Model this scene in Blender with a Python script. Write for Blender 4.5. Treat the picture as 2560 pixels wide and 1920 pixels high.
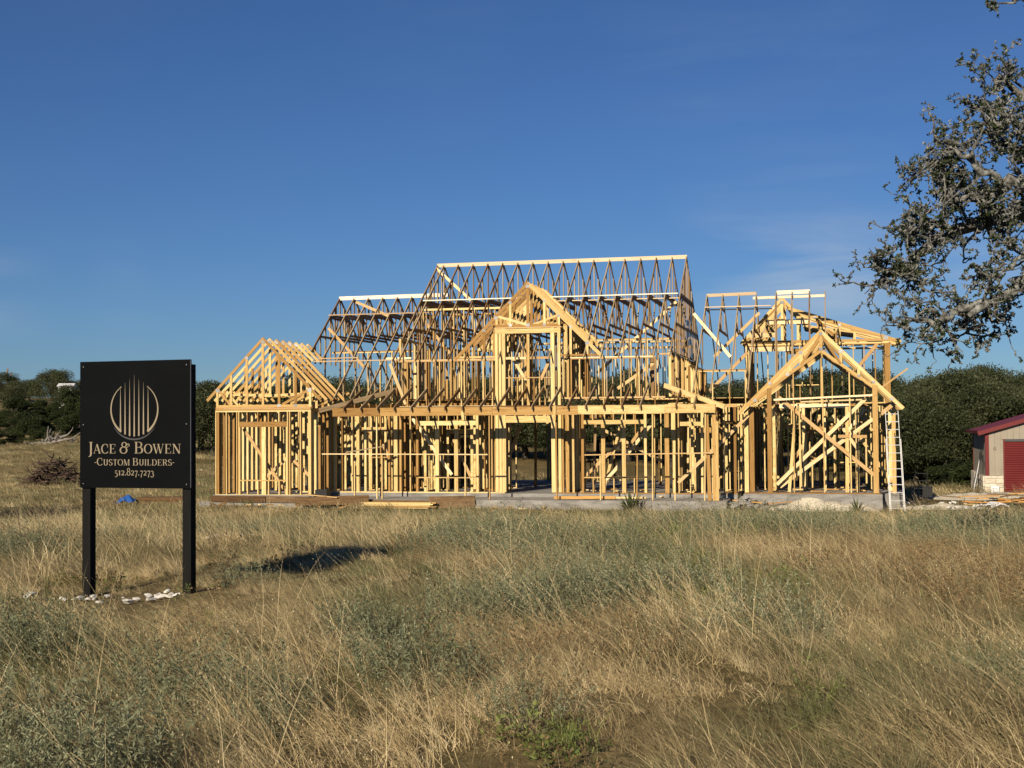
import bpy, bmesh, math, random
import numpy as np
from mathutils import Vector, Matrix

for o in list(bpy.data.objects):
    bpy.data.objects.remove(o, do_unlink=True)
S = bpy.context.scene
COL = S.collection
R = math.radians
rng = random.Random(7)
nrg = np.random.default_rng(7)

# ------------------------------------------------------------------ camera
EYE, FPX, RHO = 1.6, 3400.0, 0.0075
PITCH = math.atan(95 / FPX)
cam_data = bpy.data.cameras.new('camera')
cam = bpy.data.objects.new('camera', cam_data)
COL.objects.link(cam)
cam_data.sensor_width = 36.0
cam_data.lens = 36.0 * FPX / 2560
cam_data.clip_start = 0.1
cam_data.clip_end = 6000
_f = Vector((0, math.cos(PITCH), math.sin(PITCH)))
_u0 = Vector((0, -math.sin(PITCH), math.cos(PITCH)))
_r0 = Vector((1, 0, 0))
_r = _r0 * math.cos(RHO) - _u0 * math.sin(RHO)
_u = _u0 * math.cos(RHO) + _r0 * math.sin(RHO)
cm = Matrix.Identity(4)
for i in range(3):
    cm[i][0], cm[i][1], cm[i][2] = _r[i], _u[i], -_f[i]
cm[2][3] = EYE
cam.matrix_world = cm
S.camera = cam
S.render.resolution_x, S.render.resolution_y = 1024, 768

# ------------------------------------------------------------------ sky, sun, exposure
SUN_EL, SUN_AZ = 25.0, 26.0
W = bpy.data.worlds.new('World')
S.world = W
W.use_nodes = True
nt = W.node_tree
nt.nodes.clear()
def NN(tree, t, **k):
    n = tree.nodes.new(t)
    for a, b in k.items():
        setattr(n, a, b)
    return n
sky = NN(nt, 'ShaderNodeTexSky', sky_type='NISHITA')
sky.sun_disc = False
sky.sun_elevation = R(SUN_EL)
sky.sun_rotation = R(180 + SUN_AZ)
sky.air_density = 1.0
sky.dust_density = 0.1
sky.ozone_density = 4.0
sky.altitude = 400
bg = NN(nt, 'ShaderNodeBackground')
bg.inputs[1].default_value = 0.05
out = NN(nt, 'ShaderNodeOutputWorld')
tc = NN(nt, 'ShaderNodeTexCoord')
mp = NN(nt, 'ShaderNodeMapping')
mp.inputs['Scale'].default_value = (2.2, 2.2, 16.0)
mp.inputs['Rotation'].default_value = (0, -0.1, 0.259)
mp.inputs['Location'].default_value = (0.9886, 2.6548, -0.7613)
ns = NN(nt, 'ShaderNodeTexNoise')
ns.inputs['Scale'].default_value = 1.7
ns.inputs['Detail'].default_value = 6
ns.inputs['Roughness'].default_value = 0.58
ns.inputs['Distortion'].default_value = 0.4
mp2 = NN(nt, 'ShaderNodeMapping')
mp2.inputs['Scale'].default_value = (2.6, 2.6, 0.6)
mp2.inputs['Location'].default_value = (-3.376, -5.8251, -7.7653)
ns2 = NN(nt, 'ShaderNodeTexNoise')
ns2.inputs['Scale'].default_value = 1.5
ns2.inputs['Detail'].default_value = 2
rp = NN(nt, 'ShaderNodeValToRGB')
rp.color_ramp.elements[0].position, rp.color_ramp.elements[1].position = 0.38, 0.72
rp2 = NN(nt, 'ShaderNodeValToRGB')
rp2.color_ramp.elements[0].position, rp2.color_ramp.elements[1].position = 0.45, 0.58
mul = NN(nt, 'ShaderNodeMath', operation='MULTIPLY')
sep = NN(nt, 'ShaderNodeSeparateXYZ')          # thin cirrus bank low over the horizon, all round
band = NN(nt, 'ShaderNodeValToRGB')
be = band.color_ramp.elements
be[0].position, be[0].color = 0.048, (0, 0, 0, 1)
be[1].position, be[1].color = 0.085, (1, 1, 1, 1)
for p_, c_ in ((0.115, 1.0), (0.155, 0.12), (0.6, 0.0)):
    e_ = be.new(p_); e_.color = (c_, c_, c_, 1)
mulb = NN(nt, 'ShaderNodeMath', operation='MULTIPLY')
mul2 = NN(nt, 'ShaderNodeMath', operation='MULTIPLY')
mul2.inputs[1].default_value = 0.66
grade = NN(nt, 'ShaderNodeMix', data_type='RGBA', blend_type='MULTIPLY')
grade.inputs[0].default_value = 1.0
grade.inputs[7].default_value = (0.5, 0.7, 1.0, 1)
mixc = NN(nt, 'ShaderNodeMix', data_type='RGBA')
mixc.inputs[7].default_value = (7.6, 8.4, 9.4, 1)
L = nt.links.new
vr = NN(nt, 'ShaderNodeVectorRotate', rotation_type='Z_AXIS')
vr.inputs['Angle'].default_value = R(4.5)
L(tc.outputs['Generated'], vr.inputs['Vector'])
L(vr.outputs[0], mp.inputs[0]); L(mp.outputs[0], ns.inputs['Vector'])
L(vr.outputs[0], mp2.inputs[0]); L(mp2.outputs[0], ns2.inputs['Vector'])
L(ns.outputs[0], rp.inputs[0]); L(ns2.outputs[0], rp2.inputs[0])
L(tc.outputs['Generated'], sep.inputs[0]); L(sep.outputs[2], band.inputs[0])
L(rp2.outputs[0], mulb.inputs[0]); L(band.outputs[0], mulb.inputs[1])
L(rp.outputs[0], mul.inputs[0]); L(mulb.outputs[0], mul.inputs[1])
L(mul.outputs[0], mul2.inputs[0])
L(sky.outputs[0], grade.inputs[6]); L(grade.outputs[2], mixc.inputs[6])
L(mul2.outputs[0], mixc.inputs[0])
L(mixc.outputs[2], bg.inputs[0]); L(bg.outputs[0], out.inputs[0])

sd = bpy.data.lights.new('sun', 'SUN')
sd.energy = 5.0
sd.angle = R(0.53)
sd.color = (1.0, 0.86, 0.66)
sun = bpy.data.objects.new('sun', sd)
sun.rotation_euler = (R(90 - SUN_EL), 0, R(-SUN_AZ))
COL.objects.link(sun)
S.cycles.max_bounces = 5
S.cycles.diffuse_bounces = 1
S.cycles.glossy_bounces = 2
S.cycles.transmission_bounces = 2
S.cycles.transparent_max_bounces = 4
S.cycles.caustics_reflective = False
S.cycles.caustics_refractive = False
S.view_settings.view_transform = 'Standard'
S.view_settings.look = 'None'
S.view_settings.exposure = 0.4
S.view_settings.gamma = 1.0
S.view_settings.use_curve_mapping = False

# ------------------------------------------------------------------ materials
def newmat(name):
    m = bpy.data.materials.new(name)
    m.use_nodes = True
    t = m.node_tree
    t.nodes.clear()
    o = NN(t, 'ShaderNodeOutputMaterial')
    b = NN(t, 'ShaderNodeBsdfPrincipled')
    t.links.new(b.outputs[0], o.inputs[0])
    return m, t, b, o
def ramp(t, stops):
    r = NN(t, 'ShaderNodeValToRGB')
    e = r.color_ramp.elements
    while len(e) < len(stops):
        e.new(0.5)
    for el, (p, c) in zip(e, stops):
        el.position = p
        el.color = (*c, 1) if len(c) == 3 else c
    return r
def noisy(name, stops, scale=5, detail=5, rough=0.85, bump=0.0, bscale=None, coord='Object', rand=0.0, stretch=None, metal=0.0):
    m, t, b, o = newmat(name)
    c = NN(t, 'ShaderNodeTexCoord')
    src = c.outputs[coord]
    if stretch or rand:
        mpn = NN(t, 'ShaderNodeMapping')
        if stretch:
            mpn.inputs['Scale'].default_value = stretch
        t.links.new(src, mpn.inputs[0])
        if rand:
            oi = NN(t, 'ShaderNodeObjectInfo')
            ml = NN(t, 'ShaderNodeMath', operation='MULTIPLY')
            ml.inputs[1].default_value = 37.0
            t.links.new(oi.outputs['Random'], ml.inputs[0])
            cb = NN(t, 'ShaderNodeCombineXYZ')
            for i in range(3):
                t.links.new(ml.outputs[0], cb.inputs[i])
            t.links.new(cb.outputs[0], mpn.inputs['Location'])
        src = mpn.outputs[0]
    n = NN(t, 'ShaderNodeTexNoise')
    n.inputs['Scale'].default_value = scale
    n.inputs['Detail'].default_value = detail
    n.inputs['Roughness'].default_value = 0.62
    t.links.new(src, n.inputs['Vector'])
    r = ramp(t, [(p_, tuple(c_ * 0.8 for c_ in q_)) for p_, q_ in stops])
    t.links.new(n.outputs[0], r.inputs[0])
    colr = r.outputs[0]
    if rand:
        hs = NN(t, 'ShaderNodeHueSaturation')
        mr = NN(t, 'ShaderNodeMapRange')
        mr.inputs['To Min'].default_value = 1 - rand
        mr.inputs['To Max'].default_value = 1 + rand * 0.7
        t.links.new(oi.outputs['Random'], mr.inputs[0])
        t.links.new(mr.outputs[0], hs.inputs['Value'])
        t.links.new(colr, hs.inputs['Color'])
        colr = hs.outputs[0]
    t.links.new(colr, b.inputs['Base Color'])
    b.inputs['Roughness'].default_value = rough
    b.inputs['Metallic'].default_value = metal
    b.inputs['Specular IOR Level'].default_value = 0.25
    if bump:
        bn = NN(t, 'ShaderNodeBump')
        bn.inputs['Strength'].default_value = bump
        bn.inputs['Distance'].default_value = 0.02
        n2 = NN(t, 'ShaderNodeTexNoise')
        n2.inputs['Scale'].default_value = bscale or scale * 4
        n2.inputs['Detail'].default_value = 4
        t.links.new(src, n2.inputs['Vector'])
        t.links.new(n2.outputs[0], bn.inputs['Height'])
        t.links.new(bn.outputs[0], b.inputs['Normal'])
    return m

def wood_mat(name, light, mid, dark, warm):
    """softwood lumber: grain along the board's own length, tone differs from board to board, a few knots"""
    m, t, b, o = newmat(name)
    c = NN(t, 'ShaderNodeTexCoord')
    oi = NN(t, 'ShaderNodeObjectInfo')
    ml = NN(t, 'ShaderNodeMath', operation='MULTIPLY'); ml.inputs[1].default_value = 61.0
    t.links.new(oi.outputs['Random'], ml.inputs[0])
    cb = NN(t, 'ShaderNodeCombineXYZ')
    for i in range(3):
        t.links.new(ml.outputs[0], cb.inputs[i])
    mpn = NN(t, 'ShaderNodeMapping'); mpn.inputs['Scale'].default_value = (2.6, 2.6, 2.2)
    t.links.new(c.outputs['Object'], mpn.inputs[0]); t.links.new(cb.outputs[0], mpn.inputs['Location'])
    n = NN(t, 'ShaderNodeTexNoise'); n.inputs['Scale'].default_value = 2.0; n.inputs['Detail'].default_value = 5; n.inputs['Roughness'].default_value = 0.65
    t.links.new(mpn.outputs[0], n.inputs['Vector'])
    r = ramp(t, [(0.28, dark), (0.46, mid), (0.66, light)])
    t.links.new(n.outputs[0], r.inputs[0])
    # knots
    mk = NN(t, 'ShaderNodeMapping'); mk.inputs['Scale'].default_value = (1.2, 1.2, 14)
    t.links.new(c.outputs['Object'], mk.inputs[0]); t.links.new(cb.outputs[0], mk.inputs['Location'])
    vo = NN(t, 'ShaderNodeTexVoronoi'); vo.inputs['Scale'].default_value = 1.0
    t.links.new(mk.outputs[0], vo.inputs['Vector'])
    kr = ramp(t, [(0.07, (1, 1, 1)), (0.17, (0, 0, 0))])
    t.links.new(vo.outputs['Distance'], kr.inputs[0])
    kx = NN(t, 'ShaderNodeMix', data_type='RGBA'); kx.inputs[7].default_value = (*dark, 1)
    t.links.new(kr.outputs[0], kx.inputs[0]); t.links.new(r.outputs[0], kx.inputs[6])
    # board to board tone
    wn = NN(t, 'ShaderNodeTexWhiteNoise', noise_dimensions='1D')
    t.links.new(ml.outputs[0], wn.inputs['W'])
    mx = NN(t, 'ShaderNodeMix', data_type='RGBA', blend_type='MULTIPLY')
    rr = ramp(t, [(0.0, warm), (0.16, (0.6, 0.47, 0.35)), (0.38, (0.84, 0.76, 0.66)), (0.6, (1, 0.98, 0.95)), (0.82, (1.12, 1.14, 1.16)), (1.0, (1.22, 1.3, 1.42))])
    t.links.new(wn.outputs['Value'], rr.inputs[0])
    mx.inputs[0].default_value = 1.0
    t.links.new(kx.outputs[2], mx.inputs[6]); t.links.new(rr.outputs[0], mx.inputs[7])
    t.links.new(mx.outputs[2], b.inputs['Base Color'])
    b.inputs['Roughness'].default_value = 0.8
    b.inputs['Specular IOR Level'].default_value = 0.2
    return m

M = {}
M['wood'] = wood_mat('pine_lumber', (0.67, 0.515, 0.255), (0.58, 0.415, 0.17), (0.3, 0.175, 0.062), (0.38, 0.28, 0.19))
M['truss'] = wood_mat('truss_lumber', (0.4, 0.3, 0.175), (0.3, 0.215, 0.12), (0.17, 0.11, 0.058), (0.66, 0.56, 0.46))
M['pale'] = wood_mat('bright_board', (0.78, 0.65, 0.41), (0.7, 0.54, 0.3), (0.46, 0.3, 0.12), (0.78, 0.68, 0.56))
M['whiteboard'] = wood_mat('fresh_white_board', (0.82, 0.75, 0.6), (0.76, 0.67, 0.5), (0.6, 0.47, 0.28), (0.82, 0.78, 0.72))
M['old'] = wood_mat('weathered_form_board', (0.19, 0.125, 0.065), (0.13, 0.08, 0.04), (0.06, 0.04, 0.022), (0.7, 0.62, 0.55))
M['orange'] = wood_mat('orange_scrap_board', (0.62, 0.36, 0.12), (0.5, 0.27, 0.08), (0.3, 0.15, 0.045), (0.75, 0.62, 0.5))
M['plate'] = noisy('galvanised_plate', [(0.3, (0.3, 0.31, 0.33)), (0.7, (0.45, 0.46, 0.48))], scale=3, rough=0.5, metal=0.3, rand=0.35)
M['concrete'] = noisy('concrete', [(0.3, (0.16, 0.155, 0.14)), (0.5, (0.28, 0.27, 0.25)), (0.7, (0.4, 0.39, 0.365))], scale=1.6, detail=9, bump=0.35, bscale=14, stretch=(1, 1, 3.5))
M['concrete_top'] = noisy('slab_top', [(0.3, (0.25, 0.24, 0.22)), (0.7, (0.4, 0.385, 0.36))], scale=0.8, detail=8)
M['rock'] = noisy('white_limestone', [(0.3, (0.62, 0.59, 0.52)), (0.6, (0.92, 0.9, 0.84))], scale=9, detail=6, bump=0.5, rand=0.15)
M['grey_rock'] = noisy('broken_concrete', [(0.3, (0.25, 0.24, 0.23)), (0.7, (0.44, 0.42, 0.4))], scale=6, detail=6, bump=0.5, rand=0.25)
M['gravel'] = noisy('caliche_gravel', [(0.25, (0.5, 0.44, 0.33)), (0.55, (0.66, 0.6, 0.47)), (0.8, (0.78, 0.73, 0.62))], scale=6, detail=9, bump=0.8, bscale=30)
M['black_paint'] = noisy('black_sign_paint', [(0.3, (0.0022, 0.0028, 0.0036)), (0.7, (0.0042, 0.005, 0.0062))], scale=2, rough=0.5)
M['black_paint'].node_tree.nodes['Principled BSDF'].inputs['Specular IOR Level'].default_value = 0.05
M['black_wood'] = noisy('black_stained_post', [(0.3, (0.006, 0.006, 0.006)), (0.7, (0.02, 0.019, 0.018))], scale=8, rough=0.7, stretch=(4, 4, 0.6), bump=0.4)
M['black_wood'].node_tree.nodes['Principled BSDF'].inputs['Specular IOR Level'].default_value = 0.08
M['gold'] = noisy('cream_gold_lettering', [(0.3, (0.27, 0.225, 0.15)), (0.7, (0.35, 0.29, 0.2))], scale=5, rough=0.5)
M['emblem_shade'] = noisy('painted_routing_shadow', [(0.3, (0.05, 0.05, 0.055)), (0.7, (0.075, 0.075, 0.08))], scale=5, rough=0.6)
M['alu'] = noisy('ladder_aluminium', [(0.3, (0.42, 0.43, 0.44)), (0.7, (0.62, 0.63, 0.64))], scale=14, rough=0.5, metal=0.3)
M['beige'] = noisy('beige_metal_siding', [(0.3, (0.3, 0.265, 0.21)), (0.7, (0.38, 0.335, 0.265))], scale=1.6, rough=0.5)
M['red'] = noisy('dark_red_metal', [(0.3, (0.13, 0.014, 0.016)), (0.7, (0.175, 0.022, 0.022))], scale=1.2, rough=0.55)
M['black'] = noisy('black_plastic', [(0.3, (0.012, 0.012, 0.013)), (0.7, (0.025, 0.025, 0.026))], scale=4, rough=0.5)
M['darksteel'] = noisy('dark_steel', [(0.3, (0.05, 0.05, 0.055)), (0.7, (0.1, 0.1, 0.105))], scale=4, rough=0.5, metal=0.3)
M['white'] = noisy('white_plastic', [(0.3, (0.72, 0.72, 0.72)), (0.7, (0.82, 0.82, 0.82))], scale=4, rough=0.5)
M['stone_wall'] = noisy('limestone_block', [(0.2, (0.45, 0.26, 0.1)), (0.38, (0.62, 0.53, 0.38)), (0.6, (0.76, 0.71, 0.6))], scale=3.0, detail=6, rand=0.2, bump=0.5)
M['mortar'] = noisy('mortar', [(0.3, (0.42, 0.38, 0.32)), (0.7, (0.52, 0.48, 0.41))], scale=8)
M['tarp'] = noisy('blue_tarp', [(0.3, (0.02, 0.09, 0.36)), (0.7, (0.04, 0.16, 0.52))], scale=6, rough=0.4)
M['pole'] = noisy('utility_pole_wood', [(0.3, (0.16, 0.12, 0.09)), (0.7, (0.26, 0.2, 0.15))], scale=5, stretch=(4, 4, 0.4))
M['bark'] = noisy('lichen_bark', [(0.34, (0.04, 0.036, 0.032)), (0.48, (0.15, 0.148, 0.134)), (0.68, (0.38, 0.392, 0.365))], scale=16, detail=5, bump=0.8)
M['trunk'] = noisy('oak_trunk_bark', [(0.3, (0.05, 0.042, 0.034)), (0.7, (0.16, 0.14, 0.12))], scale=9, bump=0.6)
M['deadwood'] = noisy('grey_deadwood', [(0.3, (0.13, 0.115, 0.1)), (0.7, (0.33, 0.31, 0.28))], scale=6, detail=6, bump=0.5, rand=0.3)
M['brush'] = noisy('brown_brush', [(0.3, (0.04, 0.028, 0.02)), (0.7, (0.14, 0.095, 0.068))], scale=7, detail=6, bump=0.5, rand=0.4)

def leaf_mat(name, stops, transl=0.3, attr=True, rough=0.6):
    """foliage: tone per blade or leaf (attribute 'tone') and per plant"""
    m, t, b, o = newmat(name)
    at = NN(t, 'ShaderNodeAttribute', attribute_name='tone')
    oi = NN(t, 'ShaderNodeObjectInfo')
    ad = NN(t, 'ShaderNodeMath', operation='MULTIPLY_ADD')
    ad.inputs[1].default_value = 0.34
    mu = NN(t, 'ShaderNodeMath', operation='MULTIPLY'); mu.inputs[1].default_value = 0.66
    t.links.new(at.outputs['Fac'], mu.inputs[0])
    t.links.new(oi.outputs['Random'], ad.inputs[0]); t.links.new(mu.outputs[0], ad.inputs[2])
    r = ramp(t, [(p_, tuple(c_ * (1.2 if name.startswith(('dry', 'bleached', 'olive', 'grey', 'pale', 'green', 'rusty')) else 0.8) for c_ in q_)) for p_, q_ in stops])
    t.links.new(ad.outputs[0], r.inputs[0])
    t.links.new(r.outputs[0], b.inputs['Base Color'])
    b.inputs['Roughness'].default_value = rough
    b.inputs['Specular IOR Level'].default_value = 0.18
    tr = NN(t, 'ShaderNodeBsdfTranslucent')
    t.links.new(r.outputs[0], tr.inputs[0])
    mx = NN(t, 'ShaderNodeMixShader'); mx.inputs[0].default_value = transl
    t.links.new(b.outputs[0], mx.inputs[1]); t.links.new(tr.outputs[0], mx.inputs[2])
    t.links.new(mx.outputs[0], o.inputs[0])
    return m
M['straw'] = leaf_mat('dry_straw_grass', [(0.08, (0.09, 0.065, 0.03)), (0.38, (0.2, 0.156, 0.08)), (0.65, (0.36, 0.29, 0.155)), (0.95, (0.7, 0.59, 0.36))], 0.25)
M['stalk'] = leaf_mat('pale_seed_stalk', [(0.1, (0.3, 0.22, 0.11)), (0.5, (0.5, 0.4, 0.22)), (0.9, (0.72, 0.62, 0.4))], 0.25)
M['palestraw'] = leaf_mat('bleached_straw', [(0.08, (0.22, 0.16, 0.075)), (0.38, (0.38, 0.29, 0.15)), (0.65, (0.55, 0.44, 0.25)), (0.95, (0.78, 0.67, 0.43))], 0.25)
M['olive'] = leaf_mat('olive_grass', [(0.1, (0.075, 0.076, 0.034)), (0.5, (0.15, 0.146, 0.07)), (0.9, (0.28, 0.26, 0.135))], 0.25)
M['sage'] = leaf_mat('grey_green_sage', [(0.1, (0.075, 0.084, 0.042)), (0.5, (0.15, 0.163, 0.092)), (0.9, (0.26, 0.27, 0.17))], 0.25)
M['green'] = leaf_mat('green_weed', [(0.1, (0.06, 0.08, 0.02)), (0.5, (0.115, 0.14, 0.038)), (0.9, (0.21, 0.23, 0.075))], 0.3)
M['rust'] = leaf_mat('rusty_dry_weed', [(0.1, (0.08, 0.052, 0.026)), (0.5, (0.17, 0.115, 0.055)), (0.9, (0.3, 0.21, 0.105))], 0.2)
M['oakleaf'] = leaf_mat('live_oak_leaf', [(0.1, (0.026, 0.034, 0.013)), (0.5, (0.056, 0.068, 0.027)), (0.9, (0.12, 0.126, 0.064))], 0.18, rough=0.5)
M['nearleaf'] = leaf_mat('near_oak_leaf', [(0.05, (0.025, 0.038, 0.012)), (0.5, (0.06, 0.085, 0.03)), (0.8, (0.11, 0.135, 0.065)), (0.97, (0.2, 0.21, 0.14))], 0.25, rough=0.5)
M['juniper'] = leaf_mat('juniper_foliage', [(0.1, (0.018, 0.026, 0.008)), (0.5, (0.036, 0.05, 0.014)), (0.9, (0.065, 0.08, 0.026))], 0.15)
M['yucca'] = leaf_mat('yucca_leaf', [(0.1, (0.04, 0.06, 0.02)), (0.5, (0.08, 0.11, 0.04)), (0.9, (0.15, 0.17, 0.07))], 0.1, rough=0.4)

# ground: dry earth, thatch and a little green, patchy at several scales
def ground_mat():
    m, t, b, o = newmat('dry_meadow_soil')
    c = NN(t, 'ShaderNodeTexCoord')
    n1 = NN(t, 'ShaderNodeTexNoise'); n1.inputs['Scale'].default_value = 0.22; n1.inputs['Detail'].default_value = 8; n1.inputs['Roughness'].default_value = 0.65
    n2 = NN(t, 'ShaderNodeTexNoise'); n2.inputs['Scale'].default_value = 7; n2.inputs['Detail'].default_value = 8; n2.inputs['Roughness'].default_value = 0.7
    t.links.new(c.outputs['Object'], n1.inputs['Vector']); t.links.new(c.outputs['Object'], n2.inputs['Vector'])
    r1 = ramp(t, [(0.3, (0.068, 0.066, 0.028)), (0.47, (0.135, 0.11, 0.052)), (0.6, (0.2, 0.155, 0.078)), (0.75, (0.26, 0.205, 0.11))])
    r2 = ramp(t, [(0.25, (0.4, 0.38, 0.33)), (0.7, (1.25, 1.2, 1.1))])
    t.links.new(n1.outputs[0], r1.inputs[0]); t.links.new(n2.outputs[0], r2.inputs[0])
    mx = NN(t, 'ShaderNodeMix', data_type='RGBA', blend_type='MULTIPLY'); mx.inputs[0].default_value = 1
    t.links.new(r1.outputs[0], mx.inputs[6]); t.links.new(r2.outputs[0], mx.inputs[7])
    t.links.new(mx.outputs[2], b.inputs['Base Color'])
    b.inputs['Roughness'].default_value = 0.95
    b.inputs['Specular IOR Level'].default_value = 0.1
    bn = NN(t, 'ShaderNodeBump'); bn.inputs['Strength'].default_value = 0.7; bn.inputs['Distance'].default_value = 0.06
    t.links.new(n2.outputs[0], bn.inputs['Height']); t.links.new(bn.outputs[0], b.inputs['Normal'])
    return m
M['ground'] = ground_mat()

# ------------------------------------------------------------------ helpers
def tag(o, label=None, cat=None, group=None, kind=None):
    if label: o['label'] = label
    if cat: o['category'] = cat
    if group: o['group'] = group
    if kind: o['kind'] = kind
    return o
def empty(name, loc=(0, 0, 0), rz=0.0, parent=None):
    o = bpy.data.objects.new(name, None)
    o.empty_display_size = 0.2
    o.location = loc
    o.rotation_euler = (0, 0, rz)
    o.parent = parent
    COL.objects.link(o)
    return o
def link(name, me, mat=None, parent=None, loc=None, rz=None):
    o = bpy.data.objects.new(name, me)
    if mat is not None and not me.materials:
        me.materials.append(mat)
    o.parent = parent
    if loc is not None: o.location = loc
    if rz is not None: o.rotation_euler = (0, 0, rz)
    COL.objects.link(o)
    return o
def mesh(name, verts, faces, mat=None, smooth=False):
    me = bpy.data.meshes.new(name)
    me.from_pydata([tuple(v) for v in verts], [], [tuple(f) for f in faces])
    if mat is not None: me.materials.append(mat)
    if smooth:
        me.polygons.foreach_set('use_smooth', [True] * len(me.polygons))
    me.update()
    return me
_cubes = {}
def cube(mat):
    """one shared unit cube per material, slightly eased edges are left to the light"""
    if mat not in _cubes:
        v = [(x, y, z) for x in (-.5, .5) for y in (-.5, .5) for z in (-.5, .5)]
        f = [(0, 1, 3, 2), (4, 6, 7, 5), (0, 4, 5, 1), (2, 3, 7, 6), (0, 2, 6, 4), (1, 5, 7, 3)]
        _cubes[mat] = mesh('board_' + mat, v, f, M[mat])
    return _cubes[mat]
def frame_mat(p0, p1, t, d, n):
    p0, p1, n = Vector(p0), Vector(p1), Vector(n)
    z = (p1 - p0); l = z.length; z = z / l
    x = (n - z * n.dot(z)).normalized()
    y = z.cross(x)
    m = Matrix.Identity(4)
    c = (p0 + p1) / 2
    for i in range(3):
        m[i][0], m[i][1], m[i][2], m[i][3] = x[i] * t, y[i] * d, z[i] * l, c[i]
    return m
def bar(name, parent, p0, p1, t, d, n=(0, 1, 0), mat='wood', twist=.03):
    """a straight timber from p0 to p1, t thick along n, d deep across"""
    o = bpy.data.objects.new(name, cube(mat))
    o.parent = parent
    if d > .25 or t > .25: twist = 0
    n = Vector(n) + Vector((rng.uniform(-twist, twist), rng.uniform(-twist, twist), rng.uniform(-twist, twist)))
    o.matrix_local = frame_mat(p0, p1, t, d, n)
    COL.objects.link(o)
    return o
def boxo(name, parent, lo, hi, mat='wood'):
    lo, hi = Vector(lo), Vector(hi)
    c, s = (lo + hi) / 2, hi - lo
    ax = max(range(3), key=lambda i: s[i])
    n = [(0, 1, 0), (0, 0, 1), (1, 0, 0)][ax]
    e = Vector((0, 0, 0)); e[ax] = s[ax] / 2
    ni = [1, 2, 0][ax]; di = 3 - ax - ni
    return bar(name, parent, c - e, c + e, s[ni], s[di], n, mat, 0)
class MB:
    def __init__(self): self.v, self.f, self.tone = [], [], []
    def add(self, vs, fs, tone=0.5):
        b = len(self.v)
        self.v += [tuple(v) for v in vs]; self.f += [tuple(i + b for i in f) for f in fs]
        self.tone += [tone] * len(vs)
    def box(self, lo, hi):
        x0, y0, z0 = lo; x1, y1, z1 = hi
        self.add([(x, y, z) for x in (x0, x1) for y in (y0, y1) for z in (z0, z1)],
                 [(0, 1, 3, 2), (4, 6, 7, 5), (0, 4, 5, 1), (2, 3, 7, 6), (0, 2, 6, 4), (1, 5, 7, 3)])
    def mat(self, m):
        self.add([m @ Vector((x, y, z)) for x in (-.5, .5) for y in (-.5, .5) for z in (-.5, .5)],
                 [(0, 1, 3, 2), (4, 6, 7, 5), (0, 4, 5, 1), (2, 3, 7, 6), (0, 2, 6, 4), (1, 5, 7, 3)])
    def tube(self, pts, rads, sides=5, tone=0.5, cap=True):
        pts = [Vector(p) for p in pts]
        vs, fs = [], []
        prev = None
        for i, p in enumerate(pts):
            d = (pts[min(i + 1, len(pts) - 1)] - pts[max(i - 1, 0)])
            d = d.normalized() if d.length > 1e-9 else Vector((0, 0, 1))
            a = prev if prev is not None else (Vector((0, 0, 1)) if abs(d.z) < .9 else Vector((1, 0, 0)))
            x = (a - d * a.dot(d))
            x = x.normalized() if x.length > 1e-6 else d.orthogonal().normalized()
            prev = x
            y = d.cross(x)
            for k in range(sides):
                an = 2 * math.pi * k / sides
                vs.append(p + (x * math.cos(an) + y * math.sin(an)) * rads[i])
            if i:
                for k in range(sides):
                    a0, a1 = (i - 1) * sides + k, (i - 1) * sides + (k + 1) % sides
                    fs.append((a0, a1, a1 + sides, a0 + sides))
        if cap:
            fs.append(tuple(range(sides - 1, -1, -1)))
            fs.append(tuple(range((len(pts) - 1) * sides, len(pts) * sides)))
        self.add(vs, fs, tone)
    def mesh(self, name, mat=None, smooth=False):
        me = mesh(name, self.v, self.f, mat, smooth)
        a = me.attributes.new('tone', 'FLOAT', 'POINT')
        a.data.foreach_set('value', np.array(self.tone, dtype=np.float32))
        return me
def sstep(a, b, x):
    t = np.clip((x - a) / (b - a), 0, 1)
    return t * t * (3 - 2 * t)

# ------------------------------------------------------------------ terrain
def gz(x, y):
    x = np.asarray(x, float); y = np.asarray(y, float)
    z = -1.38 * (0.75 * np.clip((y - 17.5) / 25, 0, 1) + 0.25 * sstep(14, 44, y))
    z = z - 0.12 * sstep(50, 75, y)
    q = x / np.maximum(y, 20)
    z = z - 0.75 * sstep(0.02, 0.24, q) * sstep(56, 78, y)
    rise = 0.045 * np.clip(y - 75, 0, 190) + 0.012 * np.clip(y - 265, 0, 400)
    z = z + rise
    b = 0.05 * np.sin(x * 0.9 + 1.3 * np.sin(y * 0.31)) * np.cos(y * 0.7 + 0.5 * np.sin(x * 0.4)) + 0.03 * np.sin(x * 2.3 + y * 1.1)
    keep = sstep(38, 44, y) * (1 - sstep(62, 70, y)) * sstep(-18, -13, x)
    return z + b * (1 - 0.85 * keep)
def gzf(x, y): return float(gz(x, y))

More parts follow.
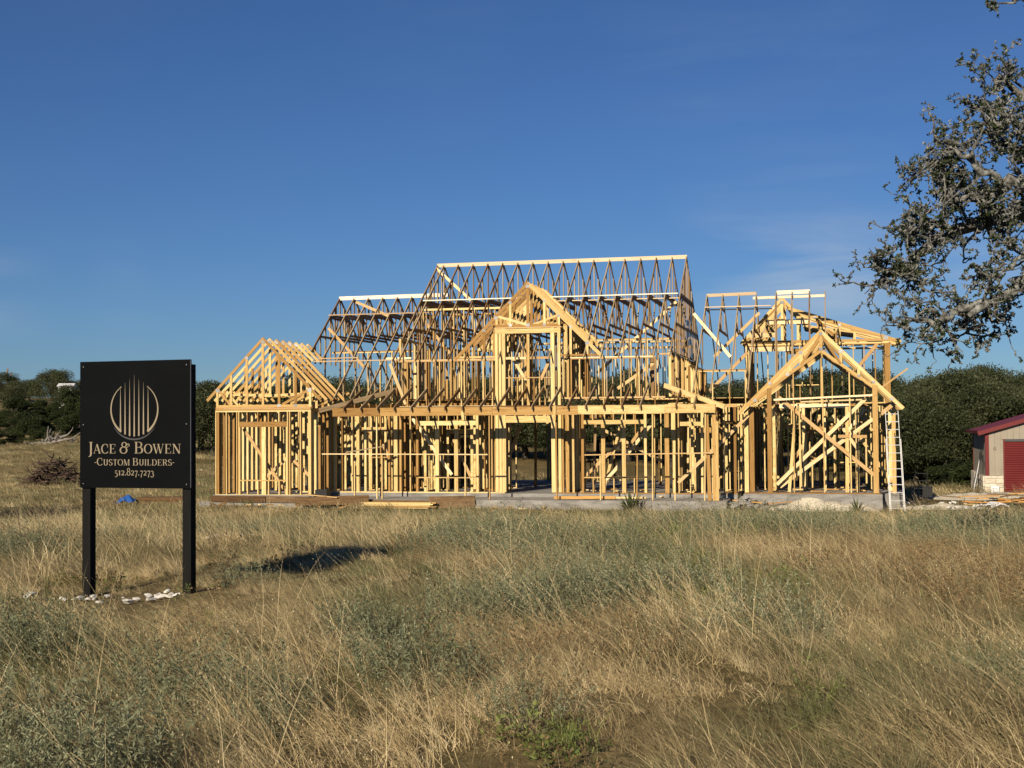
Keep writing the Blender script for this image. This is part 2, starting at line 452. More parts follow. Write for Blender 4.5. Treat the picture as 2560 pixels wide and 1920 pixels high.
def build_ground():
    ys = np.concatenate([np.linspace(-20, 2, 12), np.linspace(3, 60, 116), np.linspace(61, 130, 60), np.geomspace(133, 2400, 34)])
    us = np.concatenate([np.linspace(-1, -0.5, 8)[:-1] * 1.0, np.linspace(-0.5, 0.5, 111), np.linspace(0.5, 1, 8)[1:]])
    V, F = [], []
    for y in ys:
        half = 30 + abs(y) * 1.15
        x = us * 2 * half * (np.abs(us) * 0.7 + 0.3)
        V.append(np.stack([x, np.full_like(x, y), gz(x, np.full_like(x, y))], 1))
    V = np.concatenate(V)
    n = len(us)
    for j in range(len(ys) - 1):
        for i in range(n - 1):
            a = j * n + i
            F.append((a, a + 1, a + n + 1, a + n))
    me = mesh('ground', V, F, M['ground'], True)
    o = link('ground', me)
    tag(o, 'dry sloping meadow ground of brown earth and thatch', 'ground', kind='structure')
build_ground()

# ------------------------------------------------------------------ the timber-framed house
TH = R(13.4)
HZ = -0.93                      # floor level of the house
house = empty('timber_house_frame', (0.691, 48.251, HZ), -TH)
tag(house, 'large pale pine timber frame of an unfinished house on a concrete slab', 'house')
UX, VY, WZ = (1, 0, 0), (0, 1, 0), (0, 0, 1)
T2 = 0.038
stud_count = [0]
spare = MB()          # studs past the first few hundred, deep inside the house
def stud(par, u, v, w0, w1, axis='u', d=0.14, t=T2, name='stud', deep=False, mat='wood', lean=(0, 0)):
    n = UX if axis == 'u' else VY
    if deep:
        spare.mat(frame_mat((u, v, w0), (u + lean[0], v + lean[1], w1), t, d, n))
        return
    stud_count[0] += 1
    bar(name, par, (u, v, w0), (u + lean[0], v + lean[1], w1), t, d, n, mat)
def wall(axis, fixed, a, b, w0, w1, d=0.14, holes=(), sp=0.406, deep=False, name='wall_frame', dbl=True, skip=0.0):
    """stud wall along u (axis 'u', at v = fixed) or along v; holes = (from, to, sill or None, head)"""
    par = empty(name, parent=house)
    def P(s, w): return (s, fixed, w) if axis == 'u' else (fixed, s, w)
    n = WZ
    cuts = sorted((h[0], h[1]) for h in holes if h[2] is None)
    s = a
    segs = []
    for c0, c1 in cuts:
        if c0 > s: segs.append((s, c0))
        s = c1
    segs.append((s, b))
    for s0, s1 in segs:
        bar('bottom_plate', par, P(s0, w0 + T2 / 2), P(s1, w0 + T2 / 2), T2, d, n)
    bar('top_plate', par, P(a, w1 - T2 / 2), P(b, w1 - T2 / 2), T2, d, n)
    if dbl:
        bar('top_plate', par, P(a, w1 - 1.5 * T2 - 0.002), P(b, w1 - 1.5 * T2 - 0.002), T2, d, n)
    lo, hi = w0 + T2, w1 - 2 * T2 - 0.003
    pos = list(np.arange(a + T2 / 2, b - T2, sp)) + [b - T2 / 2]
    for p in pos:
        if rng.random() < skip: continue
        inh = [h for h in holes if h[0] - 0.03 < p < h[1] + 0.03]
        jit = (rng.uniform(-.006, .006), 0) if axis == 'u' else (0, rng.uniform(-.006, .006))
        if not inh:
            q = P(p, 0); stud(par, q[0], q[1], lo, hi, axis, d, deep=deep, lean=jit)
        else:
            h = inh[0]
            if h[3] + 0.2 < hi:
                q = P(p, 0); stud(par, q[0], q[1], h[3] + 0.185, hi, axis, d, name='cripple_stud', deep=deep)
            if h[2] is not None and h[2] > lo + 0.1:
                q = P(p, 0); stud(par, q[0], q[1], lo, h[2] - T2, axis, d, name='cripple_stud', deep=deep)
    for h in holes:
        for e, sg in ((h[0], -1), (h[1], 1)):
            q = P(e + sg * 0.02, 0); stud(par, q[0], q[1], lo, h[3], axis, d, deep=deep)
            q = P(e + sg * 0.06, 0); stud(par, q[0], q[1], lo, hi, axis, d, deep=deep)
        bar('header', par, P(h[0] - 0.04, h[3] + 0.0925), P(h[1] + 0.04, h[3] + 0.0925), 0.185, d * 0.9, n)
        if h[2] is not None:
            bar('window_sill', par, P(h[0], h[2] - T2 / 2), P(h[1], h[2] - T2 / 2), T2, d, n)
    return par
def post(par, u, v, w0, w1, wu, wv, name='post', mat='wood', lean=(0, 0)):
    return bar(name, par, (u, v, w0), (u + lean[0], v + lean[1], w1), wu, wv, UX, mat)
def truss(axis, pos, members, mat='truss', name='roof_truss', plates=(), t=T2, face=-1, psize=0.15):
    """members: (name, (p, w), (p, w), depth) in the truss plane; axis 'v' truss lies across the house depth"""
    par = empty(name, parent=house)
    P = (lambda p, w: (pos, p, w)) if axis == 'v' else (lambda p, w: (p, pos, w))
    n = UX if axis == 'v' else VY
    for i, (nm, a, b, d) in enumerate(members):
        j = rng.uniform(-.003, .003)
        A, B = Vector(P(*a)), Vector(P(*b))
        off = Vector(n) * j
        bar(nm, par, A + off, B + off, t - 0.0006 * (i % 5), d, n, mat)
    for (p, w) in plates:
        q = Vector(P(p, w)) + Vector(n) * face * (t / 2 + 0.004)
        s = psize * rng.uniform(.55, .85)
        bar('connector_plate', par, q - Vector((0, 0, s / 2)), q + Vector((0, 0, s / 2)), 0.004, s * 1.2, n, 'plate')
    return par

# --- slabs
def slab(name, lo, hi, label):
    mb = MB(); mb.box(lo, hi)
    me = mb.mesh(name, M['concrete'])
    me.materials.append(M['concrete_top'])
    for p in me.polygons:
        if p.normal.z > .9: p.material_index = 1
    o = link(name, me, None, house)
    o['label'] = label
    return o
slab('foundation_slab', (-9.4, -0.08, -0.75), (7.2, 10.75, -0.004), 'grey concrete slab under the main house')
slab('foundation_slab', (-11.36, -1.9, -0.75), (-9.404, 8.0, -0.006), 'slab under the small left gable')
slab('foundation_slab', (-9.4, -1.9, -0.75), (-7.5, -0.084, -0.008), 'slab strip under the left gable')
slab('porch_slab', (-1.5, -2.1, -0.75), (6.98, -0.084, -0.125), 'lower grey concrete porch slab')
slab('porch_slab', (-7.496, -2.0, -0.75), (-1.504, -0.084, -0.13), 'porch slab behind the form boards')
slab('foundation_slab', (7.44, -0.72, -0.75), (11.95, 9.0, 0.06), 'higher concrete slab under the right gable')
slab('foundation_slab', (11.954, 0.35, -0.75), (12.7, 9.0, 0.03), 'set-back slab edge behind the ladder')

for u0, u1, v_, w_, h_ in ((-11.4, -9.3, -1.95, -.15, .22), (-9.28, -7.45, -1.94, -.16, .22), (-7.4, -5.3, -2.06, -.24, .24), (-5.28, -3.2, -2.05, -.26, .22)):
    bar('form_board', house, (u0, v_, w_ + .01), (u1, v_, w_), .03, h_, VY, 'old')
# --- main wall, front (v = 0), ground floor
FW = 3.08
fw = empty('wall_frame', parent=house); fw['label'] = 'front wall behind the porch with door and window openings'
for a, b in ((-9.3, -7.62), (-7.5, -0.98), (0.78, 7.2)):
    bar('bottom_plate', fw, (a, 0, T2 / 2), (b, 0, T2 / 2), T2, 0.14, WZ)
bar('top_plate', fw, (-9.3, 0, FW - T2 / 2), (7.2, 0, FW - T2 / 2), T2, 0.14, WZ)
bar('top_plate', fw, (-9.3, 0, FW - 1.5 * T2 - .002), (7.2, 0, FW - 1.5 * T2 - .002), T2, 0.14, WZ)
LO, HI = T2, FW - 2 * T2 - .003
# measured posts: u, width, bottom, top
for u, w in ((-9.2, .04), (-8.8, .04), (-8.4, .04), (-8.05, .08), (-7.58, .115), (-7.4, .076), (-7.1, .04), (-6.72, .04),
             (-6.5, .115), (-6.21, .076), (-5.79, .04), (-5.63, .04), (-5.3, .076), (-5.05, .14), (-4.87, .076), (-4.5, .04), (-4.24, .09),
             (-1.99, .09), (-1.72, .04), (-1.45, .04), (-1.29, .1), (-1.15, .09), (-1.03, .1),
             (.83, .12), (1.02, .1), (1.13, .06), (1.5, .076), (1.83, .09), (4.05, .09), (4.36, .04), (4.8, .15), (5.2, .04), (5.6, .04),
             (6.0, .076), (6.35, .04), (6.75, .04), (7.12, .09)):
    post(fw, u, 0, LO, HI, w, 0.138, 'stud', lean=(rng.uniform(-.01, .01), 0)); stud_count[0] += 1
for (a, b, sill, h0, h1, mull, crip) in ((-4.2, -2.04, .575, 2.43, 2.585, (-3.49, -2.78), (-3.86, -3.12, -2.42)),
                                        (1.88, 4.0, .585, 2.43, 2.575, (2.56, 3.29), (2.2, 2.93, 3.65))):
    bar('header', fw, (a, 0, (h0 + h1) / 2), (b, 0, (h0 + h1) / 2), h1 - h0, 0.135, WZ)
    bar('window_sill', fw, (a, 0, sill - T2 / 2), (b, 0, sill - T2 / 2), T2, 0.135, WZ)
    for u in mull:
        post(fw, u, 0, LO, h0, .135, .13, 'mullion_post')
    for u in crip:
        post(fw, u, 0, LO, sill - T2, T2, .13, 'cripple_stud'); post(fw, u, 0, h1, HI, T2, .13, 'cripple_stud')
    for u in mull:
        post(fw, u + .06, 0, h1, HI, T2, .13, 'cripple_stud')
bar('header', fw, (-.98, -.01, 2.625), (.78, -.01, 2.625), .235, .15, WZ)
bar('header', fw, (-6.35, .02, 2.3), (-5.4, .02, 2.3), .16, .13, WZ)
bar('window_sill', fw, (-5.98, 0, 1.28), (-5.3, 0, 1.28), T2, .13, WZ)
bar('header', fw, (5.25, .0, 2.42), (6.0, .0, 2.42), .14, .13, WZ)
for u in (-.6, -.2, .2, .6):
    post(fw, u, 0, 2.745, HI, T2, .13, 'cripple_stud')

# --- main wall, front, upper part
up = empty('wall_frame', parent=house); up['label'] = 'upper front wall above the porch roof'
UP0, UP1 = 3.09, 4.80
bar('bottom_plate', up, (-5.02, 0, UP0 + T2 / 2), (-1.32, 0, UP0 + T2 / 2), T2, .14, WZ, 'pale')
bar('bottom_plate', up, (1.1, .02, 3.36), (4.75, .02, 3.36), T2 * 1.6, .14, WZ, 'pale')
for k in (0, 1):
    bar('top_plate', up, (-5.05, 0, UP1 - T2 / 2 - k * .04), (-1.3, 0, UP1 - T2 / 2 - k * .04), T2, .14, WZ, 'pale')
    bar('top_plate', up, (1.38, 0, UP1 - T2 / 2 - k * .04), (4.42, 0, UP1 - T2 / 2 - k * .04), T2, .14, WZ, 'pale')
bar('top_plate', up, (-5.4, -.02, UP1 + .07), (-4.45, -.02, UP1 + .07), .07, .06, WZ, 'pale')
bar('top_plate', up, (4.45, .3, UP1 + .07), (4.95, .3, UP1 + .07), .05, .1, WZ, 'pale')
for u in np.arange(-5.0, -1.4, .406):
    stud(up, float(u), 0, UP0 + T2, UP1 - .08)
for u in (-3.88, -2.94, -1.98, -1.42):
    stud(up, u, .02, UP0 + T2, UP1 - .08)
for u in (1.16, 1.35, 1.75, 1.96, 2.03, 2.56, 2.63, 3.21, 3.78, 3.85, 4.1, 4.42):
    stud(up, u, 0, 3.4, UP1 - .08)
for u in (1.4, 2.0, 2.6, 3.2, 3.8, 4.4):
    stud(up, u, .0, 3.1, 3.32, name='cripple_stud')
# tall entry posts either side of the door, full height to the dormer
for u, w in ((-1.25, .1), (-1.12, .08), (-.99, .13), (.8, .14), (1.03, .1)):
    post(up, u, -.03, 0.04, 5.86, w, .14, 'entry_post', lean=(rng.uniform(-.015, .015), 0))
post(up, -.11, .02, 2.76, 5.66, .1, .1, 'entry_post')
bar('header', up, (-1.3, -.03, 5.76), (1.08, -.03, 5.76), .16, .15, WZ)
bar('top_plate', up, (-1.34, -.03, 5.875), (1.12, -.03, 5.875), .04, .16, WZ, 'pale')
bar('window_sill', up, (-.92, 0, 4.1), (.74, 0, 4.1), T2, .13, WZ, 'pale')
bar('header', up, (-.92, 0, 4.8), (-.18, 0, 4.8), .085, .1, WZ, 'pale'); bar('header', up, (-.04, 0, 4.8), (.72, 0, 4.8), .085, .1, WZ, 'pale')
for u in (-.7, -.5, -.32, .1, .3, .5):
    stud(up, u, .02, 3.1, 4.08, name='cripple_stud')

# --- main roof trusses (across the depth, 24 inches apart)
RV = 5.4
def gable_truss(u, rw, pitch, vf, vb, flat, low, verts_cap=(-0.9, 0.0, 0.9), end=False):
    """rw ridge height, flat top of the lower truss at w = flat with a cap above, ceiling chord at low"""
    d = 0.089
    cw = lambda v: rw - pitch * abs(v - RV)
    fr = (rw - flat) / pitch
    m = [('top_chord', (vf, cw(vf)), (RV + .02, rw), d), ('top_chord', (RV - .02, rw), (vb, cw(vb)), d),
         ('flat_chord', (RV - fr, flat - .06), (RV + fr, flat - .06), d),
         ('flat_chord', (RV - fr + .08, flat + .04), (RV + fr - .08, flat + .04), d)]
    lr = (rw - low) / pitch
    m.append(('bottom_chord', (RV - lr + .1, low), (RV + lr - .1, low), d))
    for x in verts_cap:
        if cw(RV + x) - flat > .2:
            m.append(('web', (RV + x, flat + .05), (RV + x, cw(RV + x) - .03), d * .9))
    for x in ((-fr * .55), fr * .55):
        m.append(('web', (RV + x, low), (RV + x * .4, flat - .06), d * .9))
        m.append(('web', (RV + x, low), (RV + x * 1.75, cw(RV + x * 1.75) - .05), d * .9))
    for x in (-fr * 1.0, fr * 1.0):
        m.append(('web', (RV + x, low), (RV + x, cw(RV + x) - .04), d))
    for x in (-3.3, 3.3, -4.6):
        if cw(RV + x) > 3.8:
            m.append(('knee_web', (RV + x, cw(RV + x) - .05), (RV + x, 3.4 if x != 3.3 else 4.3), d))
    if end:
        for x in np.arange(-4.4, 4.41, .55):
            b0 = low - 1.1
            m.append(('web', (RV + float(x), b0), (RV + float(x), cw(RV + x) - .04), d))
    return truss('v', u, m)
MAIN_U = [-5.03] + [-4.78 + .6133 * i for i in range(16)] + [4.97]
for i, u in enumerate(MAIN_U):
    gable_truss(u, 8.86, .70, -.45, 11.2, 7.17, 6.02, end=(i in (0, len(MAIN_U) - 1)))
LEFT_U = [-9.22 + .62 * i for i in range(7)]
for i, u in enumerate(LEFT_U):
    gable_truss(u, 7.64, .75, -.2 if u > -7.6 else 1.7, 11.0, 6.83, 5.95, verts_cap=(-.45, 0, .45), end=(i == 0))
RIGHT_U = [5.74, 6.34, 6.95, 7.6, 8.35, 8.94, 9.58, 10.16]
for i, u in enumerate(RIGHT_U):
    rw = 7.34
    m = [('top_chord', (-.35 if u < 8.0 else 1.2, rw - .667 * (5.75 if u < 8.0 else 4.2)), (5.42, rw), .089), ('top_chord', (5.38, rw), (10.4 if u < 8 else 8.2, rw - .667 * (5.0 if u < 8 else 2.8)), .089),
         ('flat_chord', (4.5, 6.77), (6.3, 6.77), .089), ('bottom_chord', (3.3, 5.88), (7.4, 5.88), .089),
         ('web', (5.4, 6.8), (5.4, rw - .03), .08), ('web', (4.5, 5.88), (4.5, 6.75), .08), ('web', (6.3, 5.88), (6.3, 6.75), .08),
         ('web', (3.3, 5.9), (3.3, 4.6), .08), ('web', (4.5, 5.88), (3.7, 6.2), .08)]
    if i >= 4:
        m = [('top_chord', (3.2, rw - .667 * 2.2), (5.42, rw + .02), .089), ('post', (4.9, 3.1), (4.9, rw - .32), .089), ('post', (5.5, 3.1), (5.5, rw), .089), ('web', (4.2, 3.1), (4.2, rw - .85), .08)]
    truss('v', u, m)
# ridge boards and long purlins along the roof
def purlin(p0, p1, d=.14, t=T2, n=VY, mat='whiteboard', name='purlin'):
    bar(name, house, p0, p1, t, d, n, mat)
purlin((-5.05, RV - .03, 8.85), (4.99, RV - .03, 8.85), .15, name='ridge_board')
purlin((-9.24, RV - .03, 7.64), (-4.6, RV - .03, 7.66), .15, name='ridge_board')
purlin((5.72, RV - .03, 7.33), (7.6, RV - .03, 7.36), .12, name='ridge_board')
purlin((7.48, RV - .08, 7.18), (10.16, RV - .08, 7.2), .1, name='ridge_board')
purlin((8.37, RV + .02, 7.37), (9.6, RV + .02, 7.38), .15, name='ridge_board')
for vv, ww, u0, u1 in ((2.95, 7.22, -4.9, 4.9), (3.5, 7.12, -1.0, 4.95), (4.35, 6.88, -9.3, -4.9), (4.4, 6.8, 5.74, 8.2), (4.6, 6.72, 5.74, 8.3), (1.0, 4.86, -8.6, -5.1), (1.2, 4.98, -8.5, -6.9)):
    purlin((u0, vv, ww), (u1, vv, ww + rng.uniform(-.02, .02)), .1, T2, WZ)

# --- dormer gable over the entry
DA, DW = -.1, 7.47
def dormer(v, first):
    s = 1.0
    c = lambda u: DW - s * abs(u - DA)
    m = [('top_chord', (-2.8, c(-2.8)), (DA + .02, DW), .12), ('top_chord', (DA - .02, DW), (2.6, c(2.6)), .12),
         ('bottom_chord', (-1.3, 5.95), (1.06, 5.95), .1),
         ('web', (-.74, 5.98), (-.74, c(-.74) - .05), .085), ('web', (DA, 5.98), (DA, DW - .1), .1), ('web', (.5, 5.98), (.5, c(.5) - .05), .085),
         ('web', (-1.24, 5.9), (-1.24, c(-1.24) - .05), .085), ('web', (1.02, 5.9), (1.02, c(1.02) - .05), .085),
         ('web', (-1.2, 6.3), (-.14, 5.98), .085), ('web', (1.0, 6.3), (.1, 5.98), .085)]
    if first:
        m += [('bottom_chord', (-2.72, 4.86), (-1.32, 4.86), .07), ('bottom_chord', (1.1, 4.87), (2.55, 4.87), .07),
              ('web', (-1.71, 4.9), (-1.71, c(-1.71) - .05), .085), ('web', (-2.28, 4.9), (-2.28, c(-2.28) - .05), .085),
              ('web', (1.44, 4.9), (1.44, c(1.44) - .05), .085), ('web', (2.03, 4.9), (2.03, c(2.03) - .05), .085)]
    else:
        m[0] = ('top_chord', (-2.3, c(-2.3)), (DA + .02, DW), .12); m[1] = ('top_chord', (DA - .02, DW), (2.1, c(2.1)), .12)
    pl = ((DA, DW - .12), (-1.27, c(-1.24) - .08), (1.02, c(1.02) - .08), (-.74, 5.97), (DA, 5.97), (.5, 5.97), (-.74, c(-.74) - .05), (.5, c(.5) - .05), (1.44, c(1.44) - .05), (-1.71, c(-1.71) - .05), (2.03, c(2.03) - .05)) if first else ()
    truss('u', v, m, mat='wood', plates=pl, psize=.13)
for i in range(6):
    dormer(-.05 + .61 * i, i == 0)

# --- porch: beam, rafters, temporary posts and battens
BV = -1.8
for a, b, w, vv in ((-6.8, -5.03, 2.915, BV), (-5.03, -.98, 2.915, BV), (-.98, 2.0, 2.905, BV), (2.0, 4.95, 2.92, BV), (4.95, 6.62, 2.935, BV - .045)):
    bar('porch_beam', house, (a + .004, vv, w), (b - .004, vv, w), .29, .09, WZ)
    bar('porch_beam', house, (a + .1, vv + .12, w), (min(b + .1, 6.55), vv + .12, w), .285, .045, WZ)
for u in [-6.32 + .6155 * i for i in range(19)]:
    if u <= 4.75:
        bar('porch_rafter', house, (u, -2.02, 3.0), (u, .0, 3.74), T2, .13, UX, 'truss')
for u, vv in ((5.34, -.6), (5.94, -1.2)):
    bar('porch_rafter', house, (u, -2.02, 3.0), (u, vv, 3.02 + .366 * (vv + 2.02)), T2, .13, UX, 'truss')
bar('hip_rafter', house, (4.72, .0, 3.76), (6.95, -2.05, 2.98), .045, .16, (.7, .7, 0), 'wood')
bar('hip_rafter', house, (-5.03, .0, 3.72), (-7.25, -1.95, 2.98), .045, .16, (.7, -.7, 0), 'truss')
bar('shade_band_ledger', house, (-5.02, -.1, 3.02), (4.8, -.1, 3.02), .19, .038, WZ, 'old')  # dark board colour stands in for the shaded band above the beam
for u, v in ((5.5, -.3), (6.2, -.8), (6.8, -1.4)):
    bar('porch_rafter', house, (u - .6, -.02, 3.12), (u, v - .2, 3.14), .04, .13, WZ, 'wood')
for u, w0, w1, dx in ((2.75, -.12, 1.43, 0), (4.51, -.12, 2.77, .02), (5.26, -.12, 1.46, 0), (6.24, -.12, 2.78, .05), (-1.97, -.12, 2.77, .02), (1.26, -.12, 2.77, -.02), (3.98, -.12, 1.43, .03), (-5.17, -.12, 2.77, 0), (-4.98, -.12, 1.43, 0), (-6.0, -.12, 1.2, 0), (-1.1, -.12, 2.77, 0)):
    post(house, u, BV + .03, w0, w1, T2, .085, 'temporary_post', lean=(dx, 0))
for u, wd in ((6.4, .12), (6.56, .12), (6.66, .09)):
    post(house, u, BV + .1, -.12, 2.77 if wd > .1 else 2.5, wd, .09, 'temporary_post', lean=(-.08 if u < 6.5 else 0, 0))
for u0, w0, u1, w1 in ((2.22, 1.4, 6.53, 1.46), (-4.63, 1.44, -1.15, 1.42), (-7.2, 1.45, -4.6, 1.44)):
    bar('batten', house, (u0, BV - .02, w0), (u1, BV - .02, w1), T2, .05, WZ, 'pale')
bar('batten', house, (-6.4, BV + .2, 1.5), (-5.2, BV + .9, 1.7), T2, .09, WZ, 'truss')
for u0, w0, u1, w1 in ((.86, 2.77, .98, 2.47), (-2.04, 2.9, -2.0, 2.6), (1.22, 3.08, 1.2, 2.55)):
    bar('scab_block', house, (u0, BV - .075, w0), (u1, BV - .075, w1), .03, .09, VY)

# --- small left gable room
LV = -1.8
lw = wall('u', LV, -11.27, -7.6, -.03, 3.04, holes=((-10.3, -8.55, .53, 2.42),)); lw['label'] = 'front wall of the small left gable with a window opening'
post(lw, -9.4, LV, .01, 2.42, .16, .13, 'mullion_post')
post(lw, -7.65, LV, .01, 2.96, .11, .15, 'stud'); post(lw, -11.2, LV + .03, .01, 2.96, .1, .12, 'stud')
bar('header', lw, (-11.25, LV - .06, 3.09), (-7.6, LV - .06, 3.09), .09, .04, WZ, 'pale')
wall('v', -11.2, LV + .15, 3.2, -.03, 3.04)
wall('v', -7.66, LV + .15, 0, -.03, 3.04)
wall('u', 3.2, -11.2, -7.6, -.03, 3.04, holes=((-10.4, -9.0, .9, 2.3),))
LA, LW = -9.44, 5.6
def lgable(v, first, cut=False):
    c = lambda u: LW - 1.02 * abs(u - LA)
    m = [('top_chord', (-11.62, c(-11.62)), (LA + .02, LW), .1), ('top_chord', (LA - .02, LW), (-7.26, c(-7.26)), .1),
         ('heel_web', (-11.22, 3.08), (-11.22, c(-11.22) - .04), .09), ('heel_web', (-7.65, 3.08), (-7.65, c(-7.65) - .04), .09)]
    if first:
        m += [('bottom_chord', (-11.26, 3.17), (-7.6, 3.17), .09)]
        m += [('web', (u, 3.2), (u, c(u) - .05), .09) for u in (-10.68, -10.07, -9.45, -8.83, -8.2)]
    else:
        m += [('bottom_chord', (-11.2, 3.62), (LA, 3.2 + .35), .09), ('bottom_chord', (-7.7, 3.62), (LA, 3.2 + .35), .09), ('web', (LA, 3.5), (LA, LW - .06), .09),
              ('web', (-10.4, 3.6), (-10.4, c(-10.4) - .05), .085), ('web', (-8.5, 3.6), (-8.5, c(-8.5) - .05), .085)]
    if cut:                                   # valley trusses running into the main roof
        m = [('top_chord', (-11.62, c(-11.62)), (LA + .02, LW), .1), ('top_chord', (LA - .02, LW), (-8.75, c(-8.75)), .1), ('web', (LA, 3.6), (LA, LW - .06), .09), ('bottom_chord', (-11.2, 3.62), (-8.9, 3.55), .09)]
    m += [('web', (-11.15, 3.72), (-10.7, 3.2), .09), ('web', (-7.75, 3.7), (-8.7, 3.22), .09)]
    truss('u', v, m, mat='wood', plates=((LA, LW - .13), (-11.2, 3.74), (-7.67, 3.72), (-10.07, c(-10.07) - .06), (-8.2, 3.17), (-8.83, 3.17)) if first else ((LA, LW - .1),), psize=.15)
for i in range(8):
    lgable(LV + .61 * i, i == 0, i > 4)

# --- right gable with scissor trusses
GV, GA, GW = -.6, 10.04, 5.5
rw_ = empty('wall_frame', parent=house); rw_['label'] = 'open front of the right gable with tall corner posts'
bar('bottom_plate', rw_, (7.5, GV, .08), (11.9, GV, .08), T2, .14, WZ)
for u, a, b, w in ((8.32, .1, 3.6, .15), (11.76, .1, 3.65, .17), (7.7, .1, 2.9, .16)):
    post(rw_, u, GV + (.5 if u < 8 else .02), a, b, w, .14, 'corner_post')
for u0, w0, u1, w1, t in ((9.11, .1, 9.12, 4.25, .038), (8.93, .1, 9.2, 3.0, .1), (10.1, .1, 10.07, 4.3, .038), (10.96, .1, 10.94, 4.2, .04), (10.83, .1, 10.86, 2.96, .11), (9.35, .3, 9.3, 3.0, .04)):
    bar('stud', rw_, (u0, GV + (.06 if t < .05 else .35), w0), (u1, GV + (.06 if t < .05 else .35), w1), t, .09, UX)
for u0, w0, u1, w1, v in ((8.63, 3.3, 11.69, .69, -.45), (11.45, 3.21, 8.53, .36, -.38), (11.69, 2.54, 8.62, .27, -.2)):
    bar('brace', rw_, (u0, v, w0), (u1, v, w1), T2, .12, VY, 'pale')
for u0, w0, u1, w1, v, d in ((8.47, 3.21, 11.7, 3.33, -.62, .06), (8.63, 3.0, 10.95, 2.99, .1, .14), (10.56, 1.97, 11.49, 1.96, -.3, .1), (9.3, 3.14, 11.5, 3.2, .3, .05)):
    bar('girt', rw_, (u0, v, w0), (u1, v, w1), T2, d, VY, 'pale')
post(rw_, 11.46, -.25, .4, 1.93, .05, .05, 'stud')
def scissor(v, first):
    c = lambda u: GW - 1.0 * abs(u - GA)
    lo = lambda u: 4.85 - .74 * abs(u - GA)
    m = [('top_chord', (7.3, c(7.3)), (GA + .02, GW), .11), ('top_chord', (GA - .02, GW), (12.66, c(12.66)), .11),
         ('bottom_chord', (7.6, lo(7.6)), (GA + .02, lo(GA)), .1), ('bottom_chord', (GA - .02, lo(GA)), (11.8, lo(11.8)), .1),
         ('web', (GA, lo(GA)), (GA, GW - .08), .1)]
    for u in (9.38, 8.94, 10.68, 11.25, 8.4, 11.72):
        m.append(('web', (u, lo(u)), (u, c(u) - .04), .09))
    m += [('web', (9.38, lo(9.38)), (GA, GW - .12), .08), ('web', (10.68, lo(10.68)), (GA, GW - .12), .08)]
    truss('u', v, m, mat='wood', plates=((GA, GW - .1), (GA, lo(GA) + .03), (9.38, c(9.38) - .06), (8.94, lo(8.94) + .02), (8.35, c(8.35) - .05), (7.85, 3.2), (10.68, c(10.68) - .06), (11.25, lo(11.25) + .02), (11.72, c(11.72) - .06), (12.3, 3.2)) if first else (), psize=.14)
for i in range(7):
    scissor(GV + .61 * i, i == 0)
post(house, 12.38, .45, .03, 3.2, .13, .1, 'corner_post', mat='wood')
bar('brace', house, (11.95, -.1, 2.7), (12.45, .1, 3.1), T2, .13, VY, 'pale')
bar('brace', house, (11.3, .6, 1.9), (12.3, .6, .4), T2, .1, VY)
wall('v', 7.5, 0.1, 8.8, .06, 3.1, skip=.1)
wall('v', 12.3, 0.6, 8.8, .06, 3.1, skip=.15)
wall('u', 3.6, 7.6, 12.2, .06, 3.1, holes=((8.6, 9.6, None, 2.2), (10.6, 11.5, 1.0, 2.2)), d=.09)
wall('v', 9.4, 1.2, 6.0, .06, 3.1, d=.09, holes=((2.2, 3.1, None, 2.1),))
wall('u', 8.6, 7.6, 12.2, .06, 3.1, holes=((8.2, 9.4, .9, 2.2), (10.2, 11.6, .5, 2.3)), deep=True)
wall('v', 10.9, 3.7, 8.5, .06, 3.1, d=.09, deep=True)

# --- two-storey part behind on the right, gable with a long low slope
BG = 7.0
wall('u', BG, 7.1, 12.5, 3.15, 5.5, name='upper_wall_frame', holes=((8.7, 9.9, 3.9, 5.1),))
wall('v', 12.46, BG + .1, 10.6, 3.15, 5.5, name='upper_wall_frame')
wall('v', 7.14, BG + .1, 10.6, 3.15, 5.5, name='upper_wall_frame')
wall('u', 10.6, 7.1, 12.5, 3.15, 5.5, name='upper_wall_frame', skip=.3)
bar('corner_post', house, (12.45, BG - .02, .1), (12.45, BG - .02, 5.45), .2, .14, UX)
for i in range(6):
    v = BG - .05 + .61 * i
    cl = lambda u: 7.28 - 1.1 * abs(u - 8.5)
    rs = lambda u: 6.82 - .33 * (u - 8.95)
    m = [('top_chord', (6.9, cl(6.9)), (8.52, 7.3), .12), ('top_chord', (8.48, 7.3), (9.6, cl(9.6)), .12), ('top_chord', (8.75, rs(8.75)), (12.97, rs(12.97)), .12),
         ('bottom_chord', (7.1, 5.58), (12.9, 5.58), .1), ('web', (8.5, 5.6), (8.5, 7.2), .1), ('web', (7.9, 5.6), (7.9, cl(7.9) - .04), .09), ('web', (9.1, 5.6), (9.1, cl(9.1)), .09),
         ('web', (10.67, 5.6), (10.67, rs(10.67) - .04), .09), ('web', (11.24, 5.6), (11.24, rs(11.24) - .04), .09), ('web', (9.8, 6.45), (10.6, 5.65), .09), ('web', (11.1, 6.0), (12.6, 5.62), .08), ('web', (9.3, 6.2), (11.2, 5.9), .08), ('web', (7.4, 5.6), (8.5, 6.6), .08)]
    truss('u', v, m, mat='wood', plates=((8.5, 7.12), (9.75, 6.5), (10.67, rs(10.67) - .06), (12.4, 5.66)) if i == 0 else (), psize=.16)
bar('brace', house, (12.08, BG - .1, 5.44), (11.4, BG - .1, 4.6), T2, .13, VY, 'pale')
bar('brace', house, (11.6, 5.2, 3.3), (13.1, 5.2, 4.4), T2, .06, VY, 'pale')
